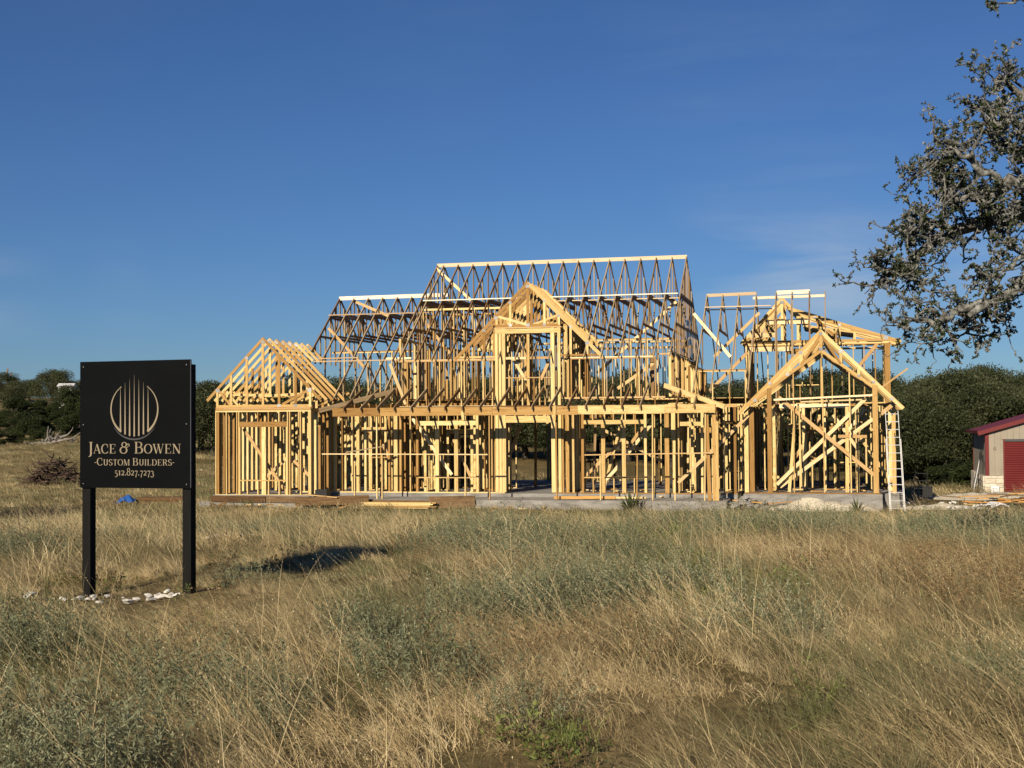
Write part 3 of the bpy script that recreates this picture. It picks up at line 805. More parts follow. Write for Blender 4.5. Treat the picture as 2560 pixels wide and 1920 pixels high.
for a, b, w in ((7.2, 8.3, 5.85), (7.2, 8.9, 5.3), (7.9, 9.6, 6.35)):
    bar('beam', house, (a, BG - .14, w), (b, BG - .14, w), T2, .18, VY, 'pale')

# --- interior walls: dense on the left and right, open through the hall in the middle
wall('v', -5.0, .1, 10.5, 0, FW, holes=((2.2, 3.2, None, 2.1), (6.6, 7.6, None, 2.1)))
wall('v', -1.35, .1, 2.2, 0, FW)
wall('v', 1.25, .1, 3.4, 0, FW)
wall('v', 5.0, .1, 10.5, 0, FW, holes=((1.2, 2.2, None, 2.1), (5.4, 7.2, None, 2.3)), skip=.05)
wall('v', -4.2, 3.7, 10.5, 0, FW, d=.09, holes=((4.6, 5.5, None, 2.1),))
wall('v', -6.9, 2.6, 10.5, 0, FW, d=.09, holes=((5.1, 6.0, None, 2.1),))
wall('v', 6.3, 1.8, 9.0, .0, FW, d=.09, holes=((3.1, 4.0, None, 2.1),))
wall('u', 3.4, -9.2, -5.1, 0, FW, d=.09, holes=((-8.3, -7.4, None, 2.1),))
wall('u', 3.6, -4.9, -1.4, 0, FW, d=.09, holes=((-3.1, -2.2, None, 2.1),))
wall('u', 6.6, -9.2, -4.3, 0, FW, d=.09, holes=((-6.5, -5.6, None, 2.1),), deep=True)
wall('u', 2.6, 5.1, 7.3, 0, FW, d=.09, holes=((5.7, 6.5, None, 2.1),))
wall('u', 10.6, -9.3, -1.5, 0, FW, holes=((-8.4, -7.0, .8, 2.2), (-4.1, -1.7, None, 2.65)), deep=True)
wall('u', 10.6, -1.5, 5.0, 0, FW, holes=((-1.1, 1.2, None, 2.65), (1.7, 4.6, None, 2.65)), sp=.8)
wall('u', 10.6, 5.1, 7.4, 0, FW, deep=True)
wall('v', -9.25, 3.3, 10.5, 0, FW, holes=((5, 6.4, .9, 2.2),), deep=True)
# upper floor rooms in the left half and knee walls in the right half
wall('v', -4.95, .2, 9.8, FW + .3, 5.6, name='upper_wall_frame', sp=.61, d=.09)
wall('v', -1.4, .2, 6.5, FW + .3, 6.0, name='upper_wall_frame', sp=.5, d=.09, holes=((2.6, 3.6, None, 5.3),))
wall('u', 2.9, -4.9, -1.5, FW + .3, 6.9, name='upper_wall_frame', d=.09)
wall('u', 5.6, -4.9, -1.5, FW + .3, 6.9, name='upper_wall_frame', d=.09, holes=((-3.4, -2.5, None, 5.4),), deep=True)
wall('u', 8.9, -4.9, 4.9, FW + .3, 5.6, name='upper_wall_frame', d=.09, sp=.61, skip=.35, deep=True)
wall('v', 1.2, .2, 4.0, FW + .3, 6.0, name='upper_wall_frame', sp=.5)
wall('v', 4.9, .2, 9.8, FW + .3, 5.0, name='upper_wall_frame', sp=.61, d=.09, dbl=False)
wall('v', 5.55, .3, 6.5, FW, 4.5, name='upper_wall_frame', sp=.9, d=.09, dbl=False)
wall('u', 1.9, 5.6, 7.4, FW, 4.35, name='upper_wall_frame', d=.09, sp=.6)
for v in np.arange(.5, 10.3, 1.22):          # floor joists of the upper rooms, seen edge-on
    bar('floor_joist', house, (-4.95, float(v), FW + .14), (-1.4, float(v), FW + .14), T2, .22, VY)
    if v > 5: bar('floor_joist', house, (5.05, float(v), FW + .14), (7.3, float(v), FW + .14), T2, .22, VY)
for u0, u1, v0, v1 in ((-4.93, -1.36, .25, 9.8), (1.3, 4.9, 4.2, 10.4), (5.02, 7.35, 2.2, 10.3)):  # floor decks, added to keep the rooms below dark
    nb = int((v1 - v0) / 1.22)
    for k in range(nb):
        a = v0 + (v1 - v0) * k / nb
        boxo('shading_floor_deck', house, (u0, a + .004, FW + .252), (u1, a + (v1 - v0) / nb - .004, FW + .27), 'wood')
for k in range(15):                          # ceiling joists added over the single-storey wings to block sky light
    bar('shading_ceiling_joist', house, (-9.2 + .28 * k, .1, FW + .075), (-9.2 + .28 * k, 10.5, FW + .075), T2, .14, UX)
for k in range(8):
    bar('shading_ceiling_joist', house, (7.6 + .61 * k, 3.6, 3.18), (7.6 + .61 * k, 8.6, 3.18), T2, .14, UX)
for uu_, v0, v1 in ((-10.0, .6, 3.0), (-8.8, .4, 3.0), (-6.0, 1.2, 6.0), (-4.2, .8, 3.4), (-2.4, .7, 3.4), (-5.9, 4.0, 9.0), (5.6, .6, 2.4), (8.4, .8, 3.4), (10.1, 1.4, 3.4), (11.2, .6, 3.2), (8.3, 3.8, 8.0), (9.9, 4.2, 8.4), (11.6, 4.0, 8.4)):  # extra inner walls packed in to darken the rooms
    wall('v', uu_, v0, v1, 0.06 if uu_ > 7.4 else 0, FW, d=.09, deep=True)
for vv_, u0, u1 in ((1.9, -4.8, -1.5), (5.0, -9.0, -5.1), (8.3, -9.0, -4.4), (1.6, -9.0, -5.2), (1.3, 5.1, 7.3), (4.4, 5.1, 7.3), (2.0, 8.0, 11.9), (6.0, 7.6, 12.2)):
    wall('u', vv_, u0, u1, 0.06 if u0 > 7.4 else 0, FW, d=.09, deep=True, holes=(((u0 + u1) / 2 - .45, (u0 + u1) / 2 + .45, None, 2.1),))
wall('u', 9.4, -.8, 1.2, 0, .95, d=.09, sp=.3)
wall('u', 2.9, 1.3, 4.85, FW + .3, 5.6, name='upper_wall_frame', d=.09, sp=.61, skip=.2)
wall('u', 6.4, -1.3, 4.85, FW + .3, 5.7, name='upper_wall_frame', d=.09, sp=.55, skip=.25, deep=True)
wall('u', 4.2, -9.1, -5.1, FW + .1, 5.4, name='upper_wall_frame', d=.09, sp=.5, skip=.2, deep=True)
for u_, v_, w_ in ((-.55, 6.5, 2.9), (.15, 8.2, 2.9), (.55, 5.2, 2.9), (2.3, 6.0, 2.9), (3.6, 7.4, 2.9), (-.9, 4.6, 2.9)):
    post(house, u_, v_, 0, w_, .09, .09, 'post', lean=(rng.uniform(-.05, .05), 0))
for i in range(46):                          # loose and leaning members among the inner rooms
    u = rng.choice((rng.uniform(-10.5, -1.6), rng.uniform(1.4, 7.2), rng.uniform(7.9, 12.0)))
    v = rng.uniform(1.0, 7.5)
    lo_ = rng.choice((0.06, 0.06, FW + .3))
    top_ = 2.9 if lo_ < 1 else rng.uniform(1.2, 2.2)
    if lo_ > 1 and not (-4.9 < u < 4.9): continue
    dx = rng.choice((0, 0, rng.uniform(-.9, .9)))
    bar('brace' if dx else 'stud', house, (u, v, lo_), (u + dx, v, lo_ + top_), T2, rng.choice((.09, .14)), VY if dx else UX, rng.choice(('wood', 'wood', 'truss')))
spo = link('stud', spare.mesh('interior_studs', M['wood']), None, house)
tag(spo, 'mass of studs deep inside the house', kind='stuff')

# --- loose diagonal bracing seen through the frame
for u0, w0, u1, w1, v in ((-8.88, 6.28, -7.41, 4.73, 3.2), (-8.31, 7.43, -6.94, 6.83, 4.8), (-5.03, 8.71, -3.6, 7.39, 5.2), (-4.98, 6.57, -3.87, 5.18, 3.0),
                          (4.72, 7.01, 1.68, 4.37, 4.0), (4.31, 4.55, 3.04, 3.68, .3), (5.46, 6.47, 6.78, 4.85, 3.0), (7.79, 6.51, 6.1, 4.9, 4.0), (7.4, 5.0, 6.0, 3.6, 3.0),
                          (3.97, 2.39, 2.34, .4, 2.0), (2.12, 2.18, 4.2, 1.07, 3.0), (3.05, 1.81, 1.74, .58, 1.0), (2.89, .94, 2.39, .42, 1.5), (3.4, 2.3, 2.8, 1.5, 4.0),
                          (6.37, 1.52, 5.2, .4, -.3), (7.6, 2.7, 6.4, 1.5, -.2), (-.72, 4.78, -.13, 3.78, .3), (.57, 4.67, .03, 3.49, .3), (-4.63, 2.8, -3.07, .64, .4),
                          (-5.23, 4.68, -4.65, 3.2, -.1), (-5.75, 1.94, -5.18, .75, .3), (-4.59, 2.78, -3.66, 1.42, .5), (-.73, 2.43, -1.19, 1.3, 1.5),
                          (-10.32, 2.36, -8.63, .02, -1.55), (-8.61, 1.19, -7.9, .55, -1.0), (-10.5, .4, -9.5, 1.25, .5), (-8.1, 2.0, -8.4, .2, .2), (-3.4, 1.9, -2.6, .2, 1.8), (9.9, 2.6, 8.9, .9, 2.6), (11.5, 2.9, 10.2, 1.2, 3.0), (10.4, 2.7, 11.9, .5, 2.2)):
    bar('brace', house, (u0, v, w0), (u1, v, w1), T2, .11, VY, 'pale')
for i in range(34):                                  # short blocking between interior studs
    u = rng.choice((-8.5, -7.2, -6, -4.3, -3, -2, 5.6, 6.6, 8, 9.2, 10.2, 11.4)) + rng.uniform(-.4, .4)
    v, w = rng.uniform(.6, 5), rng.uniform(.5, 2.8)
    bar('blocking', house, (u, v, w), (u + rng.uniform(.25, .5), v, w + rng.uniform(-.03, .03)), T2, .09, VY)
print('studs', stud_count[0])

# ------------------------------------------------------------------ builder's sign
SX, SY = -3.61, 13.04
SZ = gzf(SX, SY)
sign = empty('builders_sign', (SX, SY, SZ), R(-18))
tag(sign, 'square black builder\'s sign with cream lettering on two black posts', 'sign')
bz0, bz1 = 0.995 - SZ, 2.215 - SZ
boxo('board', sign, (-.61, -.02, bz0), (.61, 0, bz1), 'black_paint')
sign_edge = noisy('board_edge', [(0.3, (0.16, 0.16, 0.16)), (0.7, (0.22, 0.22, 0.21))], scale=5)
M['edge'] = sign_edge
boxo('edge_highlight', sign, (.61, -.0195, bz0 + .005), (.6125, -.001, bz1 - .005), 'edge')  # light grey strip paints the highlight along the board's right edge
for x in (-.6, .51):
    boxo('post', sign, (x, .003, -.35), (x + .09, .093, bz1 - .045), 'black_wood')
for x in (-.57, .57):
    for z in (bz0 + .04, (bz0 + bz1) / 2, bz1 - .05):
        mb = MB(); mb.tube([(x, -.026, z), (x, -.019, z)], [.006, .006], 8)
        link('screw', mb.mesh('screw', M['edge']), None, sign)
def ribbon(pts, T, t, fixed=None):
    P = np.array(pts, float)
    d = np.gradient(P, axis=0)
    l = np.hypot(d[:, 0], d[:, 1]) + 1e-9
    w = (t + (T - t) * np.abs(d[:, 1] / l) ** 1.3) / 2 if fixed is None else np.array([f / 2 for f in (fixed if hasattr(fixed, '__len__') else [fixed] * len(P))])
    nx, ny = -d[:, 1] / l, d[:, 0] / l
    A = np.stack([P[:, 0] + nx * w, P[:, 1] + ny * w], 1); B = np.stack([P[:, 0] - nx * w, P[:, 1] - ny * w], 1)
    return [[A[i], B[i], B[i + 1], A[i + 1]] for i in range(len(P) - 1)]
def arc(cx, cy, rx, ry, a0, a1, n=18):
    return [(cx + rx * math.cos(R(a0 + (a1 - a0) * i / n)), cy + ry * math.sin(R(a0 + (a1 - a0) * i / n))) for i in range(n + 1)]
def bx(x0, y0, x1, y1): return [[(x0, y0), (x1, y0), (x1, y1), (x0, y1)]]
TK, TN = .15, .035
def stem(x, y0=0, y1=1, sr=True, T=TK):
    q = bx(x - T / 2, y0, x + T / 2, y1)
    if sr: q += bx(x - T / 2 - .08, y0, x + T / 2 + .08, y0 + TN) + bx(x - T / 2 - .08, y1 - TN, x + T / 2 + .08, y1)
    return q
def glyph(c):
    if c == 'J': return stem(.26, -.05, 1, False) + bx(.08, .965, .44, 1) + ribbon(arc(.06, -.05, .2, .22, 0, -100), TK, .05), .44
    if c == 'A': return ribbon([(.08, 0), (.41, 1)], 0, 0, .045) + ribbon([(.4, 1), (.74, 0)], 0, 0, .15) + bx(.2, .32, .6, .36) + bx(-.02, 0, .2, .035) + bx(.58, 0, .9, .035), .86
    if c == 'C': return ribbon(arc(.46, .5, .4, .5, 48, 318, 30), TK, TN) + bx(.71, .62, .755, .93) + bx(.73, .1, .76, .22), .84
    if c == 'E': return stem(.2) + bx(.2, 0, .72, TN) + bx(.2, .965, .7, 1) + bx(.2, .49, .55, .525) + bx(.69, 0, .73, .26) + bx(.67, .76, .71, 1) + bx(.53, .4, .56, .62), .8
    if c == '&': return ribbon(arc(.42, .77, .2, .2, -70, 290, 26), .1, .04) + ribbon(arc(.36, .28, .3, .28, 95, 400, 30), .13, .045) + ribbon([(.34, .58), (.5, .5), (.66, .52), (.8, .6)], .06, .05) + ribbon(arc(.78, .72, .11, .11, -60, 190, 14), .08, .05), .98
    if c == 'B': return stem(.2) + ribbon([(.2, .982)] + arc(.46, .755, .23, .228, 90, -90, 14) + [(.2, .527)], .14, TN) + ribbon([(.2, .52)] + arc(.48, .27, .28, .252, 90, -90, 14) + [(.2, .018)], .16, TN), .86
    if c == 'O': return ribbon(arc(.47, .5, .4, .49, 0, 360, 36), TK, TN), .95
    if c == 'W': return ribbon([(.1, 1), (.4, 0)], 0, 0, .14) + ribbon([(.4, 0), (.66, 1)], 0, 0, .045) + ribbon([(.6, 1), (.88, 0)], 0, 0, .14) + ribbon([(.88, 0), (1.15, 1)], 0, 0, .045) + bx(-.02, .965, .28, 1) + bx(.46, .965, .8, 1) + bx(1.03, .965, 1.27, 1), 1.26
    if c == 'N': return ribbon([(.16, 0), (.16, 1)], 0, 0, .05) + ribbon([(.16, 1), (.82, 0)], 0, 0, .16) + ribbon([(.82, 0), (.82, 1)], 0, 0, .05) + bx(.02, 0, .32, .035) + bx(.0, .965, .2, 1) + bx(.68, .965, .96, 1), .98
    if c == 'U': return ribbon([(.22, 1), (.22, .4)] + arc(.48, .32, .26, .31, 180, 360, 16) + [(.74, .4), (.74, 1)], TK, .045) + bx(.06, .965, .4, 1) + bx(.62, .965, .88, 1), .92
    if c == 'S': return ribbon(arc(.36, .74, .24, .25, 35, 215, 14)[:-2] + [(.22, .58), (.44, .44)] + arc(.36, .27, .26, .26, 40, -150, 16), .15, .04) + bx(.55, .72, .585, .95) + bx(.1, .05, .135, .3), .7
    if c == 'T': return stem(.4) + bx(.04, .965, .76, 1) + bx(.04, .74, .08, 1) + bx(.72, .74, .76, 1), .8
    if c == 'M': return ribbon([(.14, 0), (.18, 1)], 0, 0, .05) + ribbon([(.18, 1), (.54, 0)], 0, 0, .15) + ribbon([(.54, 0), (.9, 1)], 0, 0, .045) + stem(.94) + bx(.0, 0, .28, .035) + bx(.04, .965, .2, 1), 1.14
    if c == 'I': return stem(.2), .4
    if c == 'L': return stem(.2) + bx(.2, 0, .7, TN) + bx(.67, 0, .71, .28), .74
    if c == 'D': return stem(.2) + ribbon([(.2, .982)] + arc(.42, .5, .42, .482, 90, -90, 20) + [(.2, .018)], .16, TN), .94
    if c == 'R': return stem(.2) + ribbon([(.2, .982)] + arc(.46, .75, .24, .232, 90, -90, 14) + [(.2, .518)], .14, TN) + ribbon([(.44, .52), (.62, .3), (.7, .08), (.84, .03)], .15, .05), .88
    if c == '-': return bx(.02, .42, .34, .5), .4
    if c == '.': return bx(.05, 0, .2, .13), .26
    if c == '1': return stem(.26, 0, .62) + bx(.1, .56, .26, .6), .48
    if c == '2': return ribbon(arc(.3, .44, .2, .18, 160, -40, 14) + [(.1, .06)], .12, .05) + bx(.08, 0, .54, .09), .6
    if c == '5': return bx(.14, .55, .5, .63) + bx(.12, .28, .16, .6) + ribbon(arc(.28, .06, .24, .27, 125, -130, 18), .14, .04), .6
    if c == '7': return bx(.06, .53, .54, .62) + ribbon([(.52, .56), (.3, .1), (.24, -.25)], 0, 0, [.06, .1, .14]), .56
    if c == '8': return ribbon(arc(.34, .73, .2, .22, 0, 360, 26), .11, .045) + ribbon(arc(.34, .26, .26, .26, 0, 360, 28), .13, .045), .68
    if c == '3': return ribbon(arc(.26, .42, .19, .19, 150, -60, 14), .12, .04) + ribbon(arc(.26, .03, .25, .26, 75, -150, 18), .14, .04), .58
    return [], .3
def lettering(text, z, width, cap, small):
    """text: capitals followed by small capitals; '^' marks a full-height character"""
    items, x = [], 0.0
    i = 0
    while i < len(text):
        c = text[i]
        if c == ' ':
            x += .3 * cap; i += 1; continue
        s = small
        if c == '^':
            i += 1; c = text[i]; s = cap
        q, adv = glyph(c)
        items.append((q, x, s)); x += (adv + .06) * s
        i += 1
    k = width / x
    for q, x0, s in items:
        mb = MB()
        for j, poly in enumerate(q):
            vs = [((x0 + p[0] * s) * k - width / 2, -.0235 - .00012 * (j % 7), z + p[1] * s) for p in poly]
            mb.add(vs, [(0, 1, 2, 3)])
        link('letter', mb.mesh('letter', M['gold']), None, sign)
lettering('^JACE ^& ^BOWEN', bz1 - .888, 1.03, .11, .089)
lettering('-^CUSTOM ^BUILDERS-', bz1 - 1.003, .89, .07, .058)
lettering('^5^1^2^.^8^2^7^.^7^2^7^3', bz1 - 1.098, .44, .072, .072)
emz, er = bz1 - .465, .267
def emb_poly(qs, y, name='emblem_arc'):
    emb = MB()
    for j, poly in enumerate(qs):
        emb.add([(p[0], y - .0001 * (j % 5), emz + p[1]) for p in poly], [(0, 1, 2, 3)])
    link(name, emb.mesh(name, M['gold']), None, sign)
n_ = 26
emb_poly(ribbon(arc(0, 0, er - .008, er - .008, 57, -56, n_), 0, 0, list(np.linspace(.006, .022, n_ + 1))), -.0235)
emb_poly(ribbon(arc(0, 0, er - .008, er - .008, 123, 236, n_), 0, 0, list(np.linspace(.006, .022, n_ + 1))), -.0236)
for k in range(-3, 4):
    x = .0508 * k
    b = -math.sqrt(er ** 2 - x ** 2) + .006
    top = (.33, .29, .26, .225)[abs(k)]
    emb_poly([[(x - .0085, b), (x + .0085, b), (x + .0036, .08), (x - .0036, .08)], [(x - .0036, .08), (x + .0036, .08), (x + .0004, top), (x - .0004, top)]], -.0242, 'emblem_bar')
cr = MB()  # flat grey crescent: shadow of the routed ring painted on the board
for poly in ribbon(arc(0, -.01, er + .012, er + .012, 215, 325, 24), 0, 0, [.002 + .014 * math.sin(math.pi * i / 24) for i in range(25)]):
    cr.add([(p[0], -.0232, emz + p[1]) for p in poly], [(0, 1, 2, 3)])
link('emblem_painted_shadow', cr.mesh('emblem_painted_shadow', M['emblem_shade']), None, sign)

# ------------------------------------------------------------------ rocks and rubble
def rock_mesh(seed, mat, flat=.7):
    r = random.Random(seed)
    bm = bmesh.new()
    bmesh.ops.create_icosphere(bm, subdivisions=1, radius=1)
    ax = [Vector((r.gauss(0, 1), r.gauss(0, 1), r.gauss(0, 1))).normalized() for _ in range(9)]
    for v in bm.verts:
        for a in ax:
            h = v.co.dot(a)
            if h > .62: v.co -= a * (h - .62) * .9
        v.co += Vector((r.uniform(-.2, .2), r.uniform(-.2, .2), r.uniform(-.2, .2)))
        v.co.z *= flat
    me = bpy.data.meshes.new('rock')
    bm.to_mesh(me); bm.free()
    me.materials.append(M[mat])
    return me
white_rocks = [rock_mesh(i, 'rock') for i in range(6)]
grey_rocks = [rock_mesh(20 + i, 'grey_rock', .5) for i in range(5)]
def put_rock(meshes, name, x, y, s, label, cat, group, sink=.25, dz=0.0):
    o = link(name, rng.choice(meshes))
    o.location = (x, y, gzf(x, y) + s * (.6 - sink) + dz)
    o.scale = (s * rng.uniform(.8, 1.5), s * rng.uniform(.7, 1.1), s * rng.uniform(.6, .9))
    o.rotation_euler = (rng.uniform(-.3, .3), rng.uniform(-.3, .3), rng.uniform(0, 6.28))
    tag(o, label, cat, group)
    return o
for i in range(32):
    t = rng.choice((rng.gauss(-.15, .1), rng.gauss(.22, .12), rng.uniform(-.5, .45)))
    x = SX + t * 1.35 + rng.gauss(0, .12)
    y = SY - .25 - .36 * t + rng.gauss(0, .17)
    put_rock(white_rocks, 'limestone_rock', x, y, rng.uniform(.016, .05), 'small white limestone rock in the grass under the black sign', 'rock', 'white rocks under the sign', dz=.015)
put_rock(white_rocks, 'limestone_rock', -4.55, 12.85, .085, 'larger white limestone rock left of the black sign', 'rock', 'white rocks under the sign', dz=.02)
for i in range(12):
    x, y = -4.6 + rng.uniform(-.2, 2.6), 21.5 + rng.uniform(-.5, .6)
    put_rock(white_rocks, 'limestone_rock', x, y, rng.uniform(.03, .07), 'small white rock in the grass behind the black sign', 'rock', 'white rocks behind the sign', dz=.03)

def hp(u, v, w=0.0):
    """house coordinates to world"""
    return Vector((.691 + u * math.cos(TH) + v * math.sin(TH), 48.251 - u * math.sin(TH) + v * math.cos(TH), HZ + w))
def loose_board(name, p, q, t, d, mat, label, group, cat='board', n=(0, 0, 1)):
    o = bpy.data.objects.new(name, cube(mat)); COL.objects.link(o)
    o.matrix_world = frame_mat(p, q, t, d, n)
    return tag(o, label, cat, group)
def mound(name, cx, cy, rx, ry, h, mat, rz, label, cat, seed, n=44):
    r = np.random.default_rng(seed)
    V, F = [], []
    for j in range(n):
        for i in range(n):
            a, b = i / (n - 1) * 2 - 1, j / (n - 1) * 2 - 1
            rr = math.hypot(a, b)
            hh = h * max(0, 1 - rr) ** .7 * (1 + .25 * math.sin(a * 7 + seed) * math.cos(b * 6)) + r.normal(0, .012) * (rr < 1)
            lx, ly = a * rx, b * ry
            x = cx + lx * math.cos(rz) - ly * math.sin(rz); y = cy + lx * math.sin(rz) + ly * math.cos(rz)
            V.append((x, y, gzf(x, y) + hh - .03 - .1 * max(0, rr - .95)))
    for j in range(n - 1):
        for i in range(n - 1):
            a = j * n + i
            F.append((a, a + 1, a + n + 1, a + n))
    c = Vector((cx, cy, gzf(cx, cy)))
    o = link(name, mesh(name, [Vector(v) - c for v in V], F, M[mat], True))
    o.location = c
    return tag(o, label, cat)
# concrete rubble and caliche in front of the right slab
for i in range(40):
    q_ = rng.gauss(7.6, .45)
    p = hp(q_, rng.uniform(-2.2, -1.0))
    put_rock(grey_rocks, 'concrete_chunk', p.x, p.y, rng.uniform(.1, .26), 'grey broken concrete chunk in the heap between porch and right gable', 'rubble', 'broken concrete between porch and right gable', dz=rng.uniform(0, .42) * max(.1, 1 - abs(q_ - 7.6)))
for i in range(7):
    a = hp(rng.uniform(6.9, 8.2), rng.uniform(-1.6, -1.2), -.3 + rng.uniform(0, .2)); b = hp(rng.uniform(7.6, 9.2), rng.uniform(-1.7, -1.2), -.32 + rng.uniform(0, .2))
    loose_board('scrap_board', a, b, .03, .1, rng.choice(('old', 'orange', 'pale')), 'short scrap board lying on the broken concrete by the right gable', 'scrap boards on the broken concrete')
p = hp(9.9, -1.35)
mound('caliche_mound', p.x, p.y, 2.0, .6, .42, 'gravel', -TH, 'low cream mound of caliche against the right slab', 'mound', 3)
for i in range(16):
    p = hp(rng.uniform(8.6, 11.2), rng.uniform(-2.0, -1.6))
    put_rock(white_rocks, 'caliche_lump', p.x, p.y, rng.uniform(.03, .08), 'small cream lump spilled at the foot of the caliche mound', 'rock', 'lumps by the caliche mound')
# form boards and lumber in front of the left half of the porch
def stack(name, u0, u1, v, w, rows, mat, label, d=.14):
    t = empty(name, hp((u0 + u1) / 2, v, w), -TH)
    tag(t, label, 'lumber')
    l = (u1 - u0) / 2
    for k in range(rows):
        for c in range(2):
            o = rng.uniform(-.15, .15)
            bar('board', t, (-l + o, c * (d + .01), k * .042 + .02), (l + o, c * (d + .01), k * .042 + .02 + rng.uniform(-.008, .008)), .038, d, WZ, mat)
    return t
stack('lumber_stack', -5.4, -2.9, -2.55, -.4, 5, 'wood', 'low stack of yellow boards lying before the porch')
stack('lumber_stack', -11.1, -9.2, -2.5, -.44, 2, 'old', 'brown weathered boards lying before the small left gable')
loose_board('form_board', hp(-8.0, -2.35, -.2), hp(-5.3, -2.3, -.12), .04, .3, 'old', 'long dark form board along the left porch edge', None, n=(.23, -.97, 0))
loose_board('form_board', hp(-3.15, -2.2, -.22), hp(-1.52, -2.15, -.18), .04, .42, 'old', 'dark grey form panel at the step in the porch slab', None, n=(.23, -.97, 0))
loose_board('lumber', hp(1.1, -1.5, -.06), hp(3.2, -1.45, -.05), .09, .09, 'orange', 'orange timber lying on the porch slab by the door', None)
loose_board('lumber', hp(1.9, -1.2, -.07), hp(4.2, -1.1, -.07), .06, .14, 'wood', 'long yellow board lying on the porch slab under the window', None)
loose_board('lumber', hp(-7.7, -2.1, .03), hp(-6.4, -2.4, -.05), .03, .09, 'pale', 'pale thin board lying beside the small left gable', None)
for i in range(16):
    u = rng.choice((rng.uniform(-11.2, -8), rng.uniform(-8, -5), rng.uniform(-2, 1)))
    a = hp(u, rng.uniform(-2.7, -2.2), -.38 + rng.uniform(0, .08)); b = a + Vector((rng.uniform(-.35, .35), rng.uniform(-.2, .2), rng.uniform(-.03, .05)))
    loose_board('lumber_offcut', a, b, .04, .09, rng.choice(('orange', 'orange', 'wood', 'pale')), 'short orange lumber offcut in the grass before the house', 'offcuts before the house', 'offcut')
p = hp(-11.5, -2.25)
boxw = link('concrete_block', mesh('concrete_block', [(x, y, z) for x in (-.2, .2) for y in (-.1, .1) for z in (0, .2)], [(0, 1, 3, 2), (4, 6, 7, 5), (0, 4, 5, 1), (2, 3, 7, 6), (0, 2, 6, 4), (1, 5, 7, 3)], M['concrete_top']), None, None, (p.x, p.y, HZ - .42), .2)
tag(boxw, 'pale grey concrete block at the corner of the small left gable', 'block')
p = hp(-7.3, -1.5)
bk = empty('scrap_bin', (p.x, p.y, HZ - .12), -TH); tag(bk, 'dark open scrap box on the left end of the porch', 'box')
for lo, hi in (((-.22, -.2, 0), (.22, -.17, .3)), ((-.22, .17, 0), (.22, .2, .3)), ((-.22, -.17, 0), (-.19, .17, .3)), ((.19, -.17, 0), (.22, .17, .3)), ((-.19, -.17, 0), (.19, .17, .03))):
    boxo('panel', bk, lo, hi, 'black')
# floor litter inside the frame
for i in range(40):
    a = hp(rng.choice((rng.uniform(-10.8, -6), rng.uniform(1.5, 4.6), rng.uniform(8.2, 11.8), rng.uniform(-4, -1.5))), rng.uniform(-1.2 if i % 3 else .3, 3.2), 0)
    up_ = (a - hp(0, 0)); uu = up_.x * math.cos(TH) - up_.y * math.sin(TH)
    vv = up_.x * math.sin(TH) + up_.y * math.cos(TH)
    zz = HZ + (.08 if uu > 7.4 else (-.1 if (vv < 0 and uu > -7.4) else .02)) + .02
    if uu > 7.4 and vv < -.6: continue
    b = a + Vector((rng.uniform(-.5, .5), rng.uniform(-.3, .3), 0))
    a.z = zz; b.z = zz + rng.uniform(0, .05)
    loose_board('floor_scrap', a, b, .035, .09, rng.choice(('wood', 'pale', 'orange')), 'loose board scrap lying on the slab inside the house', 'scraps on the house floor', 'offcut')

# ------------------------------------------------------------------ ladder against the right eave
def ladder(label, foot, top, width, rungs, mat, fly=0.0):
    t = empty('extension_ladder', hp(*foot), -TH)
    tag(t, label, 'ladder')
    d = Vector(top) - Vector(foot)
    for s in (0, width):
        bar('rail', t, (s, 0, 0), (s + d.x, d.y, d.z), .017, .05, UX, mat)
        if fly:
            k = fly
            bar('fly_rail', t, (s + (.032 if s else -.032) + d.x * .0, .03, .05), (s + (.032 if s else -.032) + d.x * k, d.y * k + .03, d.z * k), .018, .05, UX, mat)
    for i in range(rungs):
        k = (i + .6) / rungs
        bar('rung', t, (d.x * k, d.y * k, d.z * k), (width + d.x * k, d.y * k, d.z * k), .024, .024, VY, mat)
    return t
ladder('tall aluminium extension ladder leaning on the right eave', (12.17, -2.1, -.47), (12.06, -1.15, 2.8), .4, 13, 'alu', .72)
ladder('short dark ladder standing behind the aluminium ladder', (13.0, 1.2, -.5), (13.15, 2.0, .75), .4, 5, 'black')

# ------------------------------------------------------------------ metal shed with roll-up door
sh0 = Vector((18.98, 54.6, 0)); sh0.z = -1.47
shed = empty('metal_shed', sh0, R(-14.5))
tag(shed, 'beige metal shed with dark red roof, red roll-up door and stone base', 'shed')
SW, SD, SE, SR = 7.4, 6.4, 2.62, .29
def gh(x): return SE + SR * (SW / 2 - abs(x - SW / 2))
core = MB()
core.add([(.03, .03, -.6), (SW - .03, .03, -.6), (SW - .03, .03, SE - .05), (SW / 2, .03, gh(SW / 2) - .06), (.03, .03, SE - .05),
          (.03, SD, -.6), (SW - .03, SD, -.6), (SW - .03, SD, SE - .05), (SW / 2, SD, gh(SW / 2) - .06), (.03, SD, SE - .05)],
         [(0, 1, 2, 3, 4), (9, 8, 7, 6, 5), (0, 4, 9, 5), (1, 6, 7, 2), (2, 7, 8, 3), (3, 8, 9, 4)])
link('wall', core.mesh('wall', M['beige']), None, shed)
DX0, DX1, DH = .72, 3.9, 2.14
x = .12
